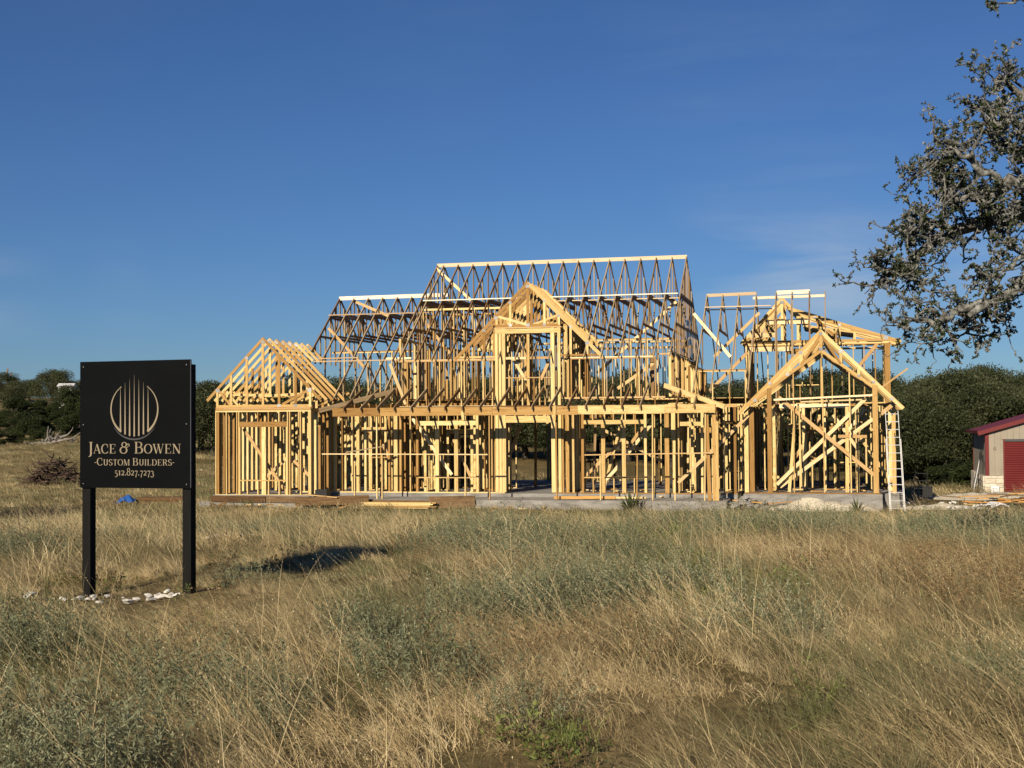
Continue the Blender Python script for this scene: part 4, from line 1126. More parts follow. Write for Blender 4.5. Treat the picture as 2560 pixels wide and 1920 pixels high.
while x < SW - .12:
    x1 = min(x + .235, SW - .12)
    z0 = .78
    if DX0 - .02 < (x + x1) / 2 < DX1 + .02: z0 = DH + .1
    elif DX0 < x1 < DX0 + .2: x1 = DX0 - .06
    zt0, zt1 = gh(x) - .03, gh(x1) - .03
    pm = MB()
    pm.add([(x, .0, z0), (x1 - .018, .0, z0), (x1 - .018, .0, zt1), (x, .0, zt0), (x, .035, z0), (x1 - .018, .035, z0), (x1 - .018, .035, zt1), (x, .035, zt0)],
           [(0, 1, 2, 3), (1, 5, 6, 2), (4, 0, 3, 7), (3, 2, 6, 7), (0, 4, 5, 1)])
    link('siding_panel', pm.mesh('siding_panel', M['beige']), None, shed)
    x = x + .235 if x1 < x + .2 else x1
y = .12
while y < SD - .15:
    boxo('siding_panel', shed, (.0, y, .78), (.034, y + .217, SE - .04), 'beige'); y += .235
boxo('corner_trim', shed, (-.02, -.025, .76), (.12, .1, SE - .02), 'red')
boxo('corner_trim', shed, (-.02, SD - .1, .76), (.1, SD + .02, SE - .02), 'red')
boxo('fascia', shed, (-.3, -.1, SE - .16), (-.24, SD + .1, SE - .04), 'red')
for s in (0, 1):                                  # two roof slopes and their rake trims
    xa, xb = (-.3, SW / 2) if s == 0 else (SW + .3, SW / 2)
    za, zb = gh(0) - SR * .3 - .02, gh(SW / 2) + .0
    rm = MB()
    nrib = 14
    for k in range(nrib):
        y0, y1 = -.14 + (SD + .28) * k / nrib, -.14 + (SD + .28) * (k + .88) / nrib
        rm.add([(xa, y0, za), (xb, y0, zb), (xb, y1, zb), (xa, y1, za), (xa, y0, za + .03), (xb, y0, zb + .03), (xb, y1, zb + .03), (xa, y1, za + .03)],
               [(4, 5, 6, 7), (0, 3, 2, 1), (0, 1, 5, 4), (2, 3, 7, 6), (0, 4, 7, 3)])
    rm.add([(xa, -.14, za - .01), (xb, -.14, zb - .01), (xb, SD + .14, zb - .01), (xa, SD + .14, za - .01), (xa, -.14, za + .015), (xb, -.14, zb + .015), (xb, SD + .14, zb + .015), (xa, SD + .14, za + .015)],
           [(4, 5, 6, 7), (0, 3, 2, 1), (0, 1, 5, 4), (2, 3, 7, 6), (0, 4, 7, 3)])
    link('roof', rm.mesh('roof', M['red']), None, shed)
    bar('rake_trim', shed, (xa, -.165, za - .05), (xb, -.165, zb - .05), .04, .16, VY, 'red')
bar('soffit', shed, (-.27, -.12, SE - .13), (.02, -.12, SE - .05), .03, .1, VY, 'red')
dm = MB()
nsl = 30
for k in range(nsl):
    z0, z1 = k * DH / nsl, (k + 1) * DH / nsl
    zm = (z0 + z1) / 2
    dm.add([(DX0, .0, z0), (DX1, .0, z0), (DX1, -.022, zm), (DX0, -.022, zm)], [(0, 1, 2, 3)])
    dm.add([(DX0, -.022, zm), (DX1, -.022, zm), (DX1, .0, z1), (DX0, .0, z1)], [(0, 1, 2, 3)])
link('roll_up_door', dm.mesh('roll_up_door', M['red']), None, shed)
boxo('door_frame', shed, (DX0 - .06, -.045, -.1), (DX0, .03, DH + .1), 'red')
boxo('door_frame', shed, (DX0, -.045, DH + .0), (DX1, .03, DH + .1), 'darksteel')
boxo('door_frame', shed, (DX1, -.045, -.1), (DX1 + .06, .03, DH + .1), 'red')
bk2 = MB(); bk2.box((-.07, -.07, -.4), (DX0 - .07, .02, .77)); bk2.box((-.07, .021, -.4), (.02, SD, .77)); bk2.box((DX1 + .07, -.07, -.4), (SW, .02, .77))
base = link('stone_base', bk2.mesh('stone_base', M['mortar']), None, shed)
def stones(axis, a, b, fix):
    z = -.06
    while z < .76:
        h = rng.uniform(.13, .21); h = min(h, .775 - z)
        s = a
        while s < b:
            l = min(rng.uniform(.22, .5), b - s)
            if b - s - l < .1: l = b - s
            o = rng.uniform(.0, .025)
            if axis == 'x': boxo('stone', base, (s + .006, fix - .05 - o, z + .006), (s + l - .006, fix, z + h - .006), 'stone_wall')
            else: boxo('stone', base, (fix - .05 - o, s + .006, z + .006), (fix, s + l - .006, z + h - .006), 'stone_wall')
            s += l
        z += h
stones('x', -.07, DX0 - .07, -.068)
stones('y', -.04, SD, -.068)
stones('x', DX1 + .07, DX1 + 1.2, -.068)
ol = MB()
ol.tube([(.34 + .05 * math.cos(a), -.012, 1.85 + .05 * math.sin(a)) for a in np.linspace(0, 6.28, 13)], [.006] * 13, 4)
link('hose_hook', ol.mesh('hose_hook', M['black']), None, shed)
wb = empty('white_utility_box', shed.matrix_basis @ Vector((.3, -.3, .04)), R(-14.5)); wb.rotation_euler = (R(-8), 0, R(-14.5))
tag(wb, 'white square utility panel propped against the shed\'s stone base', 'panel')
boxo('panel', wb, (-.16, -.02, 0), (.16, .03, .34), 'white')
for lo, hi in (((-.08, -.026, .09), (.08, -.021, .1)), ((-.08, -.026, .24), (.08, -.021, .25)), ((-.08, -.026, .1), (-.07, -.021, .24)), ((.07, -.026, .1), (.08, -.021, .24))):
    boxo('outline', wb, lo, hi, 'darksteel')
def lean_tool(name, lx, ly, h, label, kind):
    b = shed.matrix_basis @ Vector((lx - .45, ly, -.05))
    t = empty(name, b, R(-14.5)); tag(t, label, 'tool')
    mb = MB(); mb.tube([(0, 0, .1), (.32, 0, h)], [.016, .016], 6); link('handle', mb.mesh('handle', M['white'] if kind == 'a' else M['darksteel']), None, t)
    hd = MB()
    if kind == 'a': hd.tube([(.25, 0, h * .72), (.32, 0, h), (.33, 0, h + .12)], [.02, .05, .03], 6)
    else: hd.tube([(.31, 0, h - .2), (.33, 0, h + .05)], [.035, .03], 6)
    link('head', hd.mesh('head', M['black']), None, t)
lean_tool('long_handled_tool', 0, .7, 1.75, 'white-handled tool with a black head leaning on the shed\'s side wall', 'a')
lean_tool('long_handled_tool', 0, .3, 1.6, 'dark long-handled tool leaning at the shed corner', 'b')
t = empty('metal_sheet', shed.matrix_basis @ Vector((-.5, 1.6, -.08)), R(-14.5)); tag(t, 'grey sheet of metal leaning on the shed\'s stone side', 'sheet')
bar('panel', t, (0, 0, 0), (.34, 0, 1.15), .5, .02, VY, 'plate')

# ------------------------------------------------------------------ yard beside the house: gravel, scrap lumber, rubble
mound('gravel_mound', 18.4, 50.6, 3.4, 1.5, .27, 'gravel', R(-14), 'long cream gravel mound before the red shed door', 'mound', 5, 56)
mound('caliche_patch', 14.3, 45.2, 1.9, .8, .16, 'gravel', R(-8), 'low pale spread of caliche right of the ladder', 'mound', 8, 50)
for i in range(34):
    x, y = rng.uniform(13.2, 16.4), rng.uniform(43.6, 47.5)
    put_rock(white_rocks, 'caliche_lump', x, y, rng.uniform(.03, .12), 'cream stone scattered on the ground right of the ladder', 'rock', 'stones right of the ladder', dz=.04)
for i in range(30):
    x, y = rng.uniform(15.2, 18.6), rng.uniform(46.4, 49.3)
    a = Vector((x, y, gzf(x, y) + rng.uniform(.03, .28))); an = rng.uniform(-.5, .35)
    l = rng.uniform(.5, 1.9)
    b = a + Vector((math.cos(an) * l, math.sin(an) * l, rng.uniform(-.06, .1)))
    loose_board('scrap_board', a, b, .035, rng.uniform(.07, .2), rng.choice(('orange', 'orange', 'wood', 'old')), 'orange scrap board in the jumbled pile before the gravel mound', 'scrap boards before the gravel mound')
loose_board('scrap_board', (15.0, 42.9, gzf(15, 42.9) + .06), (16.0, 42.7, gzf(16, 42.7) + .07), .03, .12, 'orange', 'single orange board lying in the grass below the rubble', None)
x, y = 15.35, 50.6
bb = empty('equipment_box', (x, y, gzf(x, y) + .1), R(-14)); tag(bb, 'black square equipment box at the edge of the gravel mound', 'box')
boxo('case', bb, (-.21, -.2, 0), (.21, .2, .33), 'black'); boxo('lid', bb, (-.225, -.215, .334), (.225, .215, .37), 'black')
x, y = 14.15, 50.5
pn = empty('dark_panel', (x, y, gzf(x, y)), R(-10)); tag(pn, 'dark upright panel standing behind the aluminium ladder', 'panel')
boxo('panel', pn, (-.25, -.03, .1), (.25, .03, 1.05), 'black')
for s in (-.2, .2): boxo('leg', pn, (s - .025, -.025, -.1), (s + .025, .025, .098), 'black')
x, y = 15.9, 45.0
pl = MB()
nn = 14
for j in range(nn):
    for i in range(nn):
        a, b = i / (nn - 1) - .5, j / (nn - 1) - .5
        pl.v.append((a * .8, b * .6, .05 + .12 * math.exp(-(a * a + b * b) * 7) + .03 * math.sin(i * .9 + j * .5) * math.cos(j * .8)))
        pl.tone.append(.5)
for j in range(nn - 1):
    for i in range(nn - 1):
        a = j * nn + i; pl.f.append((a, a + 1, a + nn + 1, a + nn))
o = link('plastic_sheet', pl.mesh('plastic_sheet', M['white'])); o.location = (x, y, gzf(x, y) + .06); tag(o, 'crumpled white plastic sheet on the rubble', 'sheet')
# blue tarp and boards left of the house
x, y = -14.3, 50.3
tp = MB()
for j in range(nn):
    for i in range(nn):
        a, b = i / (nn - 1) - .5, j / (nn - 1) - .5
        tp.v.append((a * .75, b * .8, .02 + .32 * math.exp(-((a - .1) ** 2 * 5 + b * b * 4)) + .03 * math.sin(i * 1.1 + j * .7))); tp.tone.append(.5)
for j in range(nn - 1):
    for i in range(nn - 1):
        a = j * nn + i; tp.f.append((a, a + 1, a + nn + 1, a + nn))
o = link('blue_tarp', tp.mesh('blue_tarp', M['tarp'])); o.location = (x, y, gzf(x, y) + .05); tag(o, 'crumpled bright blue tarp on the grass behind the sign', 'tarp')
ls = empty('timber_pile', (-12.9, 50.5, gzf(-12.9, 50.5)), R(-3)); tag(ls, 'low pile of long brown timbers beside the blue tarp', 'lumber')
for k in range(6):
    bar('timber', ls, (-.95 + rng.uniform(-.1, .1), (k % 3) * .17, .12 + .12 * (k // 3)), (.95, (k % 3) * .17, .12 + .12 * (k // 3)), .11, .15, WZ, 'old')

# ------------------------------------------------------------------ brush piles and dead limbs
def crooked(p, d, l, n, wob, r):
    pts = [Vector(p)]; d = Vector(d).normalized()
    for i in range(n):
        d = (d + Vector((r.gauss(0, wob), r.gauss(0, wob), r.gauss(0, wob)))).normalized()
        pts.append(pts[-1] + d * l / n)
    return pts
def brush_pile(name, x, y, w, h, n, rad, mat, label, seed):
    r = random.Random(seed)
    t = empty(name, (x, y, gzf(x, y))); tag(t, label, 'brush pile')
    for i in range(n):
        a = r.uniform(-w / 2, w / 2) * r.random() ** .4
        z = h * max(.06, (1 - abs(a) / (w / 2)) ** .8) * r.uniform(.1, .9)
        an = r.uniform(0, 6.28)
        d = Vector((math.cos(an), math.sin(an) * .6, r.uniform(-.25, .4)))
        l = r.uniform(.25, .6) * w * .6
        rr = rad * r.uniform(.5, 1.3)
        pts = crooked(Vector((a, r.uniform(-.7, .7), z)) - d * l / 2, d, l, 6, .16, r)
        for p in pts: p.z = max(p.z, .02)
        mb = MB(); mb.tube(pts, list(np.linspace(rr, rr * .3, 7)), 5)
        for k in range(2):
            q = pts[r.randint(2, 5)]
            mb.tube(crooked(q, d + Vector((r.gauss(0, .7), r.gauss(0, .7), r.uniform(0, .8))), l * .35, 4, .25, r), list(np.linspace(rr * .5, rr * .15, 5)), 4)
        link('branch', mb.mesh('branch', M[mat], True), None, t)
    return t
brush_pile('brush_pile', -23.2, 69.0, 3.7, 1.5, 200, .045, 'brush', 'dense brown heap of cut brush in the field left of the sign', 3)
brush_pile('brush_pile', -36.9, 110.0, 4.6, .8, 26, .06, 'deadwood', 'sprawling grey pile of dead branches on the far slope', 5)
# the pale upturned limb rising from the dead branch pile
t = empty('dead_limb', (-37.2, 109.0, gzf(-37.2, 109))); tag(t, 'bleached grey forked dead limb lying on the far brush pile', 'dead limb')
dlr = random.Random(4)
for k, (p, d, l, rr) in enumerate((((-.4, 0, .1), (1, 0, .28), 2.6, .17), ((1.0, 0, .6), (.55, 0, .9), 1.6, .1), ((.2, 0, .35), (-.5, 0, 1), 1.3, .1), ((-.2, 0, .3), (.15, 0, 1), 1.2, .09), ((-.4, 0, .2), (-1, 0, .5), 1.3, .08), ((1.4, 0, .5), (1, 0, -.1), 1.9, .07), ((.6, 0, .4), (.2, 0, 1), 1.0, .06))):
    mb = MB(); mb.tube(crooked(p, d, l, 7, .2, dlr), list(np.linspace(rr, rr * .3, 8)), 7)
    link('branch', mb.mesh('branch', M['deadwood'], True), None, t)

# ------------------------------------------------------------------ background trees
def crown_mesh(name, mat, seed, rx, rz, base, lumps, leaves, size, flat=1.0, spread=.75):
    """leaf sprays gathered in many clumps through the crown, with gaps between the clumps"""
    r = np.random.default_rng(seed)
    c = []
    for i in range(lumps):
        a = r.uniform(0, 2 * np.pi); q = r.random() ** .5
        zz = r.random()
        wr = np.sqrt(max(.05, 1 - (zz * 1.0 - .25) ** 2 / .75)) if zz > .25 else .75 + zz
        c.append((rx * spread * q * wr * np.cos(a), rx * spread * q * wr * np.sin(a), base + rz * (zz * .86 + .07 - .28 * q * q * zz), rx * r.uniform(.2, .4)))
    c = np.array(c)
    idx = r.integers(0, lumps, leaves)
    d = r.normal(size=(leaves, 3)); d /= np.linalg.norm(d, axis=1)[:, None]
    rad = c[idx, 3] * r.random(leaves) ** .33 * r.uniform(.8, 1.12, leaves)
    p = c[idx, :3] + d * rad[:, None] * np.array([1, 1, .62 * flat])
    s = size * r.uniform(.5, 1.35, leaves)
    n1 = r.normal(size=(leaves, 3)); n1 /= np.linalg.norm(n1, axis=1)[:, None]
    n2 = np.cross(n1, r.normal(size=(leaves, 3))); n2 /= np.linalg.norm(n2, axis=1)[:, None]
    v = np.empty((leaves, 4, 3))
    v[:, 0] = p - n1 * s[:, None]; v[:, 1] = p + n2 * s[:, None] * .45
    v[:, 2] = p + n1 * s[:, None]; v[:, 3] = p - n2 * s[:, None] * .45
    me = bpy.data.meshes.new(name)
    me.vertices.add(leaves * 4); me.vertices.foreach_set('co', v.reshape(-1))
    me.loops.add(leaves * 4); me.loops.foreach_set('vertex_index', np.arange(leaves * 4, dtype=np.int32))
    me.polygons.add(leaves); me.polygons.foreach_set('loop_start', np.arange(0, leaves * 4, 4, dtype=np.int32))
    me.update()
    clump = r.random(lumps)
    tone = np.repeat(np.clip(.55 * clump[idx] + .45 * r.random(leaves), 0, 1), 4).astype(np.float32)
    a = me.attributes.new('tone', 'FLOAT', 'POINT'); a.data.foreach_set('value', tone)
    me.materials.append(M[mat])
    return me, c
def trunk_mesh(name, seed, h, rx, lumps, rad):
    r = random.Random(seed)
    mb = MB()
    top = Vector((r.uniform(-.3, .3), r.uniform(-.3, .3), h))
    mb.tube([(0, 0, -.6), (.05, 0, h * .35), (top.x * .6, top.y * .6, h * .7), top], [rad * 1.35, rad, rad * .85, rad * .7], 8)
    for k in range(min(9, len(lumps))):
        q = Vector(lumps[k][:3])
        mid = top.lerp(q, .5) + Vector((0, 0, .2))
        mb.tube([top * .9, mid, q], [rad * .5, rad * .32, rad * .12], 5)
    return mb.mesh(name, M['trunk'], True)
KIND = {}
for k in range(4):
    cme, cl = crown_mesh('oak_crown', 'oakleaf', 40 + k, 3.4 + .3 * (k % 2), 4.6 - .4 * k, 1.1, 40 + 8 * k, 24000, .078)
    KIND['oak%d' % k] = (cme, trunk_mesh('oak_trunk', k, 1.7, 3, cl, .22))
for k in range(3):
    cme, cl = crown_mesh('juniper_crown', 'juniper', 60 + k, 1.9, 3.2, .15, 22, 9000, .09, 1.3, .6)
    KIND['jun%d' % k] = (cme, trunk_mesh('juniper_trunk', 10 + k, .6, 1.5, cl, .11))
def tree(kind, x, y, s, label, cat, group, name, sz=1.0, rz=None, dz=0.0):
    t = empty(name, (x, y, gzf(x, y) + dz), rng.uniform(0, 6.28) if rz is None else rz)
    t.scale = (s, s, s * sz)
    tag(t, label, cat, group)
    link('crown', KIND[kind][0], None, t); link('trunk', KIND[kind][1], None, t)
    return t
def at(px, y): return (px - 1280) / FPX * y
WOOD = {76: 'dark live oak along the front edge of the wood right of the house', 86: 'live oak just behind the front edge of the wood right of the house', 98: 'live oak in the middle of the wood right of the house', 112: 'live oak high on the rise in the wood right of the house', 130: 'live oak on the skyline crest of the wood right of the house'}
r2 = random.Random(12)
rows = [(76, .262, .50, 15, 1.0), (86, .25, .52, 14, 1.05), (98, .24, .52, 13, 1.15), (112, .23, .5, 12, 1.2), (130, .22, .5, 11, 1.3)]
for y0, q0, q1, n, s in rows:
    for i in range(n):
        q = q0 + (q1 - q0) * (i + r2.uniform(.1, .9)) / n
        y = y0 + r2.uniform(-4, 4)
        if q > .33 and y < 74: continue
        tree('oak%d' % r2.randint(0, 3), q * y, y, s * r2.uniform(.85, 1.12), WOOD[y0], 'tree', 'wood right of the house', 'live_oak', r2.uniform(.9, 1.08))
MID = 'dark live oak seen through the timber frame behind the house'
for y0, n, s in ((90, 16, 1.08), (106, 15, 1.25)):
    for i in range(n):
        q = -.2 + .44 * (i + r2.uniform(.1, .9)) / n
        y = y0 + r2.uniform(-5, 5)
        tree('oak%d' % r2.randint(0, 3), q * y, y, s * r2.uniform(.85, 1.1), MID if y0 < 100 else 'taller live oak rising behind the nearer oaks seen through the timber frame', 'tree', 'trees behind the house', 'live_oak', .95)
for px, y, s in ((455, 96, .9), (500, 100, 1.0), (535, 94, 1.05), (575, 104, .95), (520, 112, 1.15), (605, 96, .9)):
    tree('oak%d' % r2.randint(0, 3), at(px, y), y, s, 'dark live oak between the sign and the small left gable', 'tree', 'trees between sign and house', 'live_oak')
tree('jun0', at(172, 190), 190, 1.1, 'dark juniper before the distant white house', 'shrub', None, 'juniper', .9)
tree('oak1', at(132, 205), 205, 1.25, 'broad spreading oak on the left skyline beside the utility poles', 'tree', None, 'live_oak', .95, .4)
SKY = 'small dark tree along the far left skyline'
for px, y, s in ((10, 240, 1.0), (45, 235, .9), (75, 225, .85), (205, 215, .8), (30, 215, .75), (-30, 235, 1.1), (170, 195, .75), (240, 240, 1.0), (290, 235, 1.0), (340, 240, 1.0), (400, 230, 1.1)):
    tree('oak%d' % r2.randint(0, 3), at(px, y), y, s * 1.1, SKY, 'tree', 'trees on the left skyline', 'live_oak', .9)
for px, y, s, lab in ((98, 168, .95, 'round green juniper standing alone under the skyline oak'), (135, 172, .8, 'smaller juniper just right of the round one'),
                      (35, 160, 1.15, 'tall dark juniper at the left edge of the far slope'), (60, 163, 1.0, 'dark juniper beside the tall one at the left edge'),
                      (185, 158, 1.1, 'wide green juniper beside the sign\'s left edge'), (205, 162, 1.2, 'juniper half hidden behind the sign board'),
                      (75, 122, .8, 'low wide juniper behind the grey brush pile'), (100, 123, .75, 'juniper joined to the low wide one behind the brush pile'), (48, 121, .5, 'small juniper left of the grey brush pile'),
                      (168, 120, .8, 'green juniper right of the grey brush pile'), (195, 122, .9, 'juniper between the brush pile and the sign')):
    tree('jun%d' % r2.randint(0, 2), at(px, y), y, s, lab, 'shrub', None, 'juniper', .8)
for i in range(34):
    y = r2.uniform(108, 176); px = r2.uniform(-40, 215)
    tree('jun%d' % r2.randint(0, 2), at(px, y), y, r2.uniform(.35, .85), 'low dark scrub bush scattered on the far left slope', 'shrub', 'scrub on the left slope', 'juniper', .6)
for px, y, s in ((2425, 64, .75), (2385, 66, .7), (2455, 67, .6), (2345, 68, .7)):
    tree('jun%d' % r2.randint(0, 2), at(px, y), y, s, 'low green bush at the foot of the wood left of the shed', 'shrub', 'bushes left of the shed', 'juniper', .6)
tree('oak2', -18.9, 39.3, .9, 'live oak left of the field shading the grass', 'tree', None, 'live_oak', .9)

# utility poles and the white house on the far left skyline
for px, y, top, lab in ((18, 260, 9.5, 'taller weathered utility pole with a grey transformer on the skyline'), (28, 262, 8.6, 'shorter utility pole right of the transformer pole')):
    x = at(px, y); z = gzf(x, y)
    t = empty('utility_pole', (x, y, z)); tag(t, lab, 'utility pole')
    h = (1.6 + (1063 - (920 if px < 20 else 928)) / FPX * y) - z
    mb = MB(); mb.tube([(0, 0, -1), (0, 0, h)], [.22, .16], 8); link('pole', mb.mesh('pole', M['pole'], True), None, t)
    if px < 20:
        mb = MB(); mb.tube([(-.5, 0, h - 2.0), (-.5, 0, h - 1.05), (-.5, 0, h - 1.0)], [.24, .24, .1], 10); link('transformer', mb.mesh('transformer', M['plate'], True), None, t)
    mb = MB(); mb.tube([(-.3, 0, h - .4), (.3, 0, h - .4)], [.06, .06], 5); link('crossarm', mb.mesh('crossarm', M['pole']), None, t)
x, y = at(150, 199), 199
fh = empty('far_house', (x, y, gzf(x, y)), .1); tag(fh, 'distant white house roof glimpsed under the skyline oak', 'house')
boxo('wall', fh, (-.3, 0, -.5), (1.7, 2.4, 3.2), 'white')
rf = MB(); rf.add([(-.5, -.2, 3.2), (1.9, -.2, 3.2), (1.9, 2.6, 3.2), (-.5, 2.6, 3.2), (-.5, 1.2, 3.7), (1.9, 1.2, 3.7)], [(0, 1, 5, 4), (2, 3, 4, 5), (1, 2, 5), (3, 0, 4), (3, 2, 1, 0)])
link('roof', rf.mesh('roof', M['white']), None, fh)
for a in (.0, .9):
    boxo('window', fh, (a, -.03, 1.3), (a + .5, -.002, 2.1), 'darksteel')

# ------------------------------------------------------------------ near live oak reaching in from the right
OD = 14.0
def opt(px, py, dy=0.0):
    y = OD + dy
    px += 22
    return Vector(((px - 1280) / FPX * y, y, EYE + (1055 - .0075 * (px - 1280) - py) / FPX * y))
oak = empty('live_oak', (9.4, 15.0, gzf(9.4, 15.0)))
tag(oak, 'near live oak with lichen-grey limbs reaching in from the right', 'tree')
oc = oak.location.copy()
orr = random.Random(31)
limbs = [([(9.4, 15.0, 2.2), opt(2700, 560), opt(2600, 480, -.2), opt(2500, 470, -.3), opt(2400, 500, -.2), opt(2330, 440, 0)], .13, .85),
         ([(9.4, 15.0, 2.0), opt(2720, 620), opt(2600, 540, .3), opt(2480, 550, .4), opt(2380, 570, .3), opt(2280, 640, .1), opt(2230, 680, 0), opt(2195, 672, 0)], .12, .95),
         ([(9.4, 15.0, 1.7), opt(2740, 720), opt(2620, 690, -.3), opt(2500, 730, -.4), opt(2400, 765, -.4), opt(2330, 795, -.3), opt(2265, 800, -.2)], .1, .5),
         ([(9.4, 15.0, 2.6), opt(2720, 420), opt(2640, 320, .2), opt(2560, 250, .2), opt(2490, 190, .1), opt(2480, 220, 0)], .09, .32),
         ([opt(2640, 320, .2), opt(2580, 330, -.3), opt(2520, 300, -.4), opt(2450, 280, -.4)], .05, .6),
         ([opt(2600, 540, .3), opt(2560, 620, .5), opt(2540, 700, .5), opt(2500, 770, .3), opt(2440, 800, .2), opt(2390, 835, .1)], .05, .35),
         ([opt(2500, 470, -.3), opt(2420, 400, -.5), opt(2360, 370, -.4), opt(2340, 400, -.3)], .045, .8),
         ([opt(2480, 550, .4), opt(2420, 480, .7), opt(2360, 450, .8), opt(2340, 480, .7)], .045, .7),
         ([(9.4, 15.0, 3.0), opt(2760, 250), opt(2680, 60, .3), opt(2600, 0, .2), opt(2550, -10, .1), opt(2520, 0, 0)], .07, .14),
         ([opt(2380, 570, .3), opt(2330, 560, .0), opt(2270, 570, -.1), opt(2250, 600, -.1)], .04, .7),
         ([opt(2620, 690, -.3), opt(2560, 640, -.6), opt(2500, 660, -.6), opt(2460, 700, -.5)], .04, .4),
         ([opt(2720, 420), opt(2620, 420, .6), opt(2540, 390, .7), opt(2480, 360, .6), opt(2450, 330, .5)], .06, .7)]
limb_mb, twig_mb, leaf_mb = MB(), MB(), MB()
def catm(pts, n=5):
    P = [Vector(p) for p in pts]; o = []
    for i in range(len(P) - 1):
        a, b, c, d = P[max(i - 1, 0)], P[i], P[i + 1], P[min(i + 2, len(P) - 1)]
        for k in range(n):
            t = k / n
            o.append(.5 * (2 * b + (c - a) * t + (2 * a - 5 * b + 4 * c - d) * t * t + (3 * b - a - 3 * c + d) * t ** 3))
    return o + [P[-1]]
def leaf(p, d):
    s = orr.uniform(.009, .021)
    d = Vector(d).normalized()
    u = d.orthogonal().normalized(); u.rotate(Matrix.Rotation(orr.uniform(0, 6.28), 3, d))
    tip = p + d * s * 2.1; m = p + d * s
    leaf_mb.add([p - oc, m + u * s * .55 - oc, tip - oc, m - u * s * .55 - oc], [(0, 1, 2, 3)], orr.random())
def twig(p, d, l, r0, depth):
    n = 5
    pts = crooked(p, d, l, n, .36, orr)
    twig_mb.tube([q - oc for q in pts], list(np.linspace(r0, r0 * .4, n + 1)), 4, cap=False)
    for q in pts[1:]:
        dd = Vector((orr.gauss(0, 1), orr.gauss(0, 1), orr.gauss(.15, 1))).normalized()
        if depth > 0:
            if orr.random() < .7: twig(q, (pts[-1] - pts[0]).normalized() * .6 + dd, l * orr.uniform(.4, .65), r0 * .6, depth - 1)
        else:
            if orr.random() < .34:
                for _ in range(orr.randint(5, 10)):
                    leaf(q, Vector((orr.gauss(0, 1), orr.gauss(0, 1), orr.gauss(.2, 1))))
            elif orr.random() < .75:      # lichen tuft on the bare twig
                e = q + dd * orr.uniform(.02, .05)
                twig_mb.tube([q - oc, e - oc], [.011, .005], 4)
for pts, r0, dens in limbs:
    c = catm(pts, 6)
    c = [p + Vector((orr.gauss(0, .03), orr.gauss(0, .03), orr.gauss(0, .035))) if 0 < i < len(c) - 1 else p for i, p in enumerate(c)]
    rr = [r0 * (1 - .82 * (i / (len(c) - 1)) ** .8) for i in range(len(c))]
    limb_mb.tube([p - oc for p in c], rr, 8)
    for i in range(4, len(c)):
        if c[i].x / c[i].y > .6: continue
        for k in range(2):
            if orr.random() < .5 * dens:
                d = (c[i] - c[i - 1]).normalized() * .7 + Vector((orr.gauss(-.15, .8), orr.gauss(0, .8), orr.gauss(.12, .8)))
                twig(c[i], d, orr.uniform(.26, .56), max(.011, min(.02, rr[i] * .45)), 2)
    twig(c[-1], c[-1] - c[-2], .28, .012, 2)
# broken stub hanging in the gap
limb_mb.tube([opt(2480, 740, -.3) - oc, opt(2430, 770, -.5) - oc, opt(2402, 790, -.5) - oc], [.045, .042, .03], 7)
link('limb', limb_mb.mesh('limb', M['bark'], True), None, oak)
link('twigs', twig_mb.mesh('twigs', M['bark']), None, oak)['kind'] = 'stuff'
link('leaves', leaf_mb.mesh('leaves', M['nearleaf']), None, oak)['kind'] = 'stuff'
tk = MB(); tk.tube([(0, 0, -.5), (0, 0, .3), (.05, 0, 1.2), (0, 0, 2.0), (-.05, 0, 3.2)], [.5, .38, .32, .3, .2], 12)
link('trunk', tk.mesh('trunk', M['trunk'], True), None, oak)
print('oak tris', len(twig_mb.f), len(leaf_mb.f))

# ------------------------------------------------------------------ yuccas
def yucca(x, y, s, n, label, dz=0.0):
    t = empty('yucca', (x, y, gzf(x, y) + dz)); tag(t, label, 'yucca')
    r = random.Random(int(x * 10))
    for i in range(n):
        an = r.uniform(0, 6.28); el = r.uniform(.25, 1.4); l = s * r.uniform(.7, 1.05)
        d = Vector((math.cos(an) * math.cos(el), math.sin(an) * math.cos(el), math.sin(el)))
        sd_ = Vector((-math.sin(an), math.cos(an), 0)) * s * .035
        m = d * l * .5 + Vector((0, 0, .02)); e = d * l + Vector((0, 0, -.06 * s * math.cos(el)))
        mb = MB(); mb.add([-sd_ * .8, sd_ * .8, m + sd_, m - sd_, e, m * .9 + Vector((0, 0, -.015))], [(0, 1, 2, 3), (3, 2, 4), (0, 5, 1)], r.random())
        link('leaf', mb.mesh('leaf', M['yucca']), None, t)
p = hp(3.9, -2.75); yucca(p.x, p.y, .85, 54, 'spiky green yucca growing before the porch slab')
p = hp(11.1, -2.5); yucca(p.x, p.y, .62, 34, 'small spiky yucca at the right slab near the ladder')

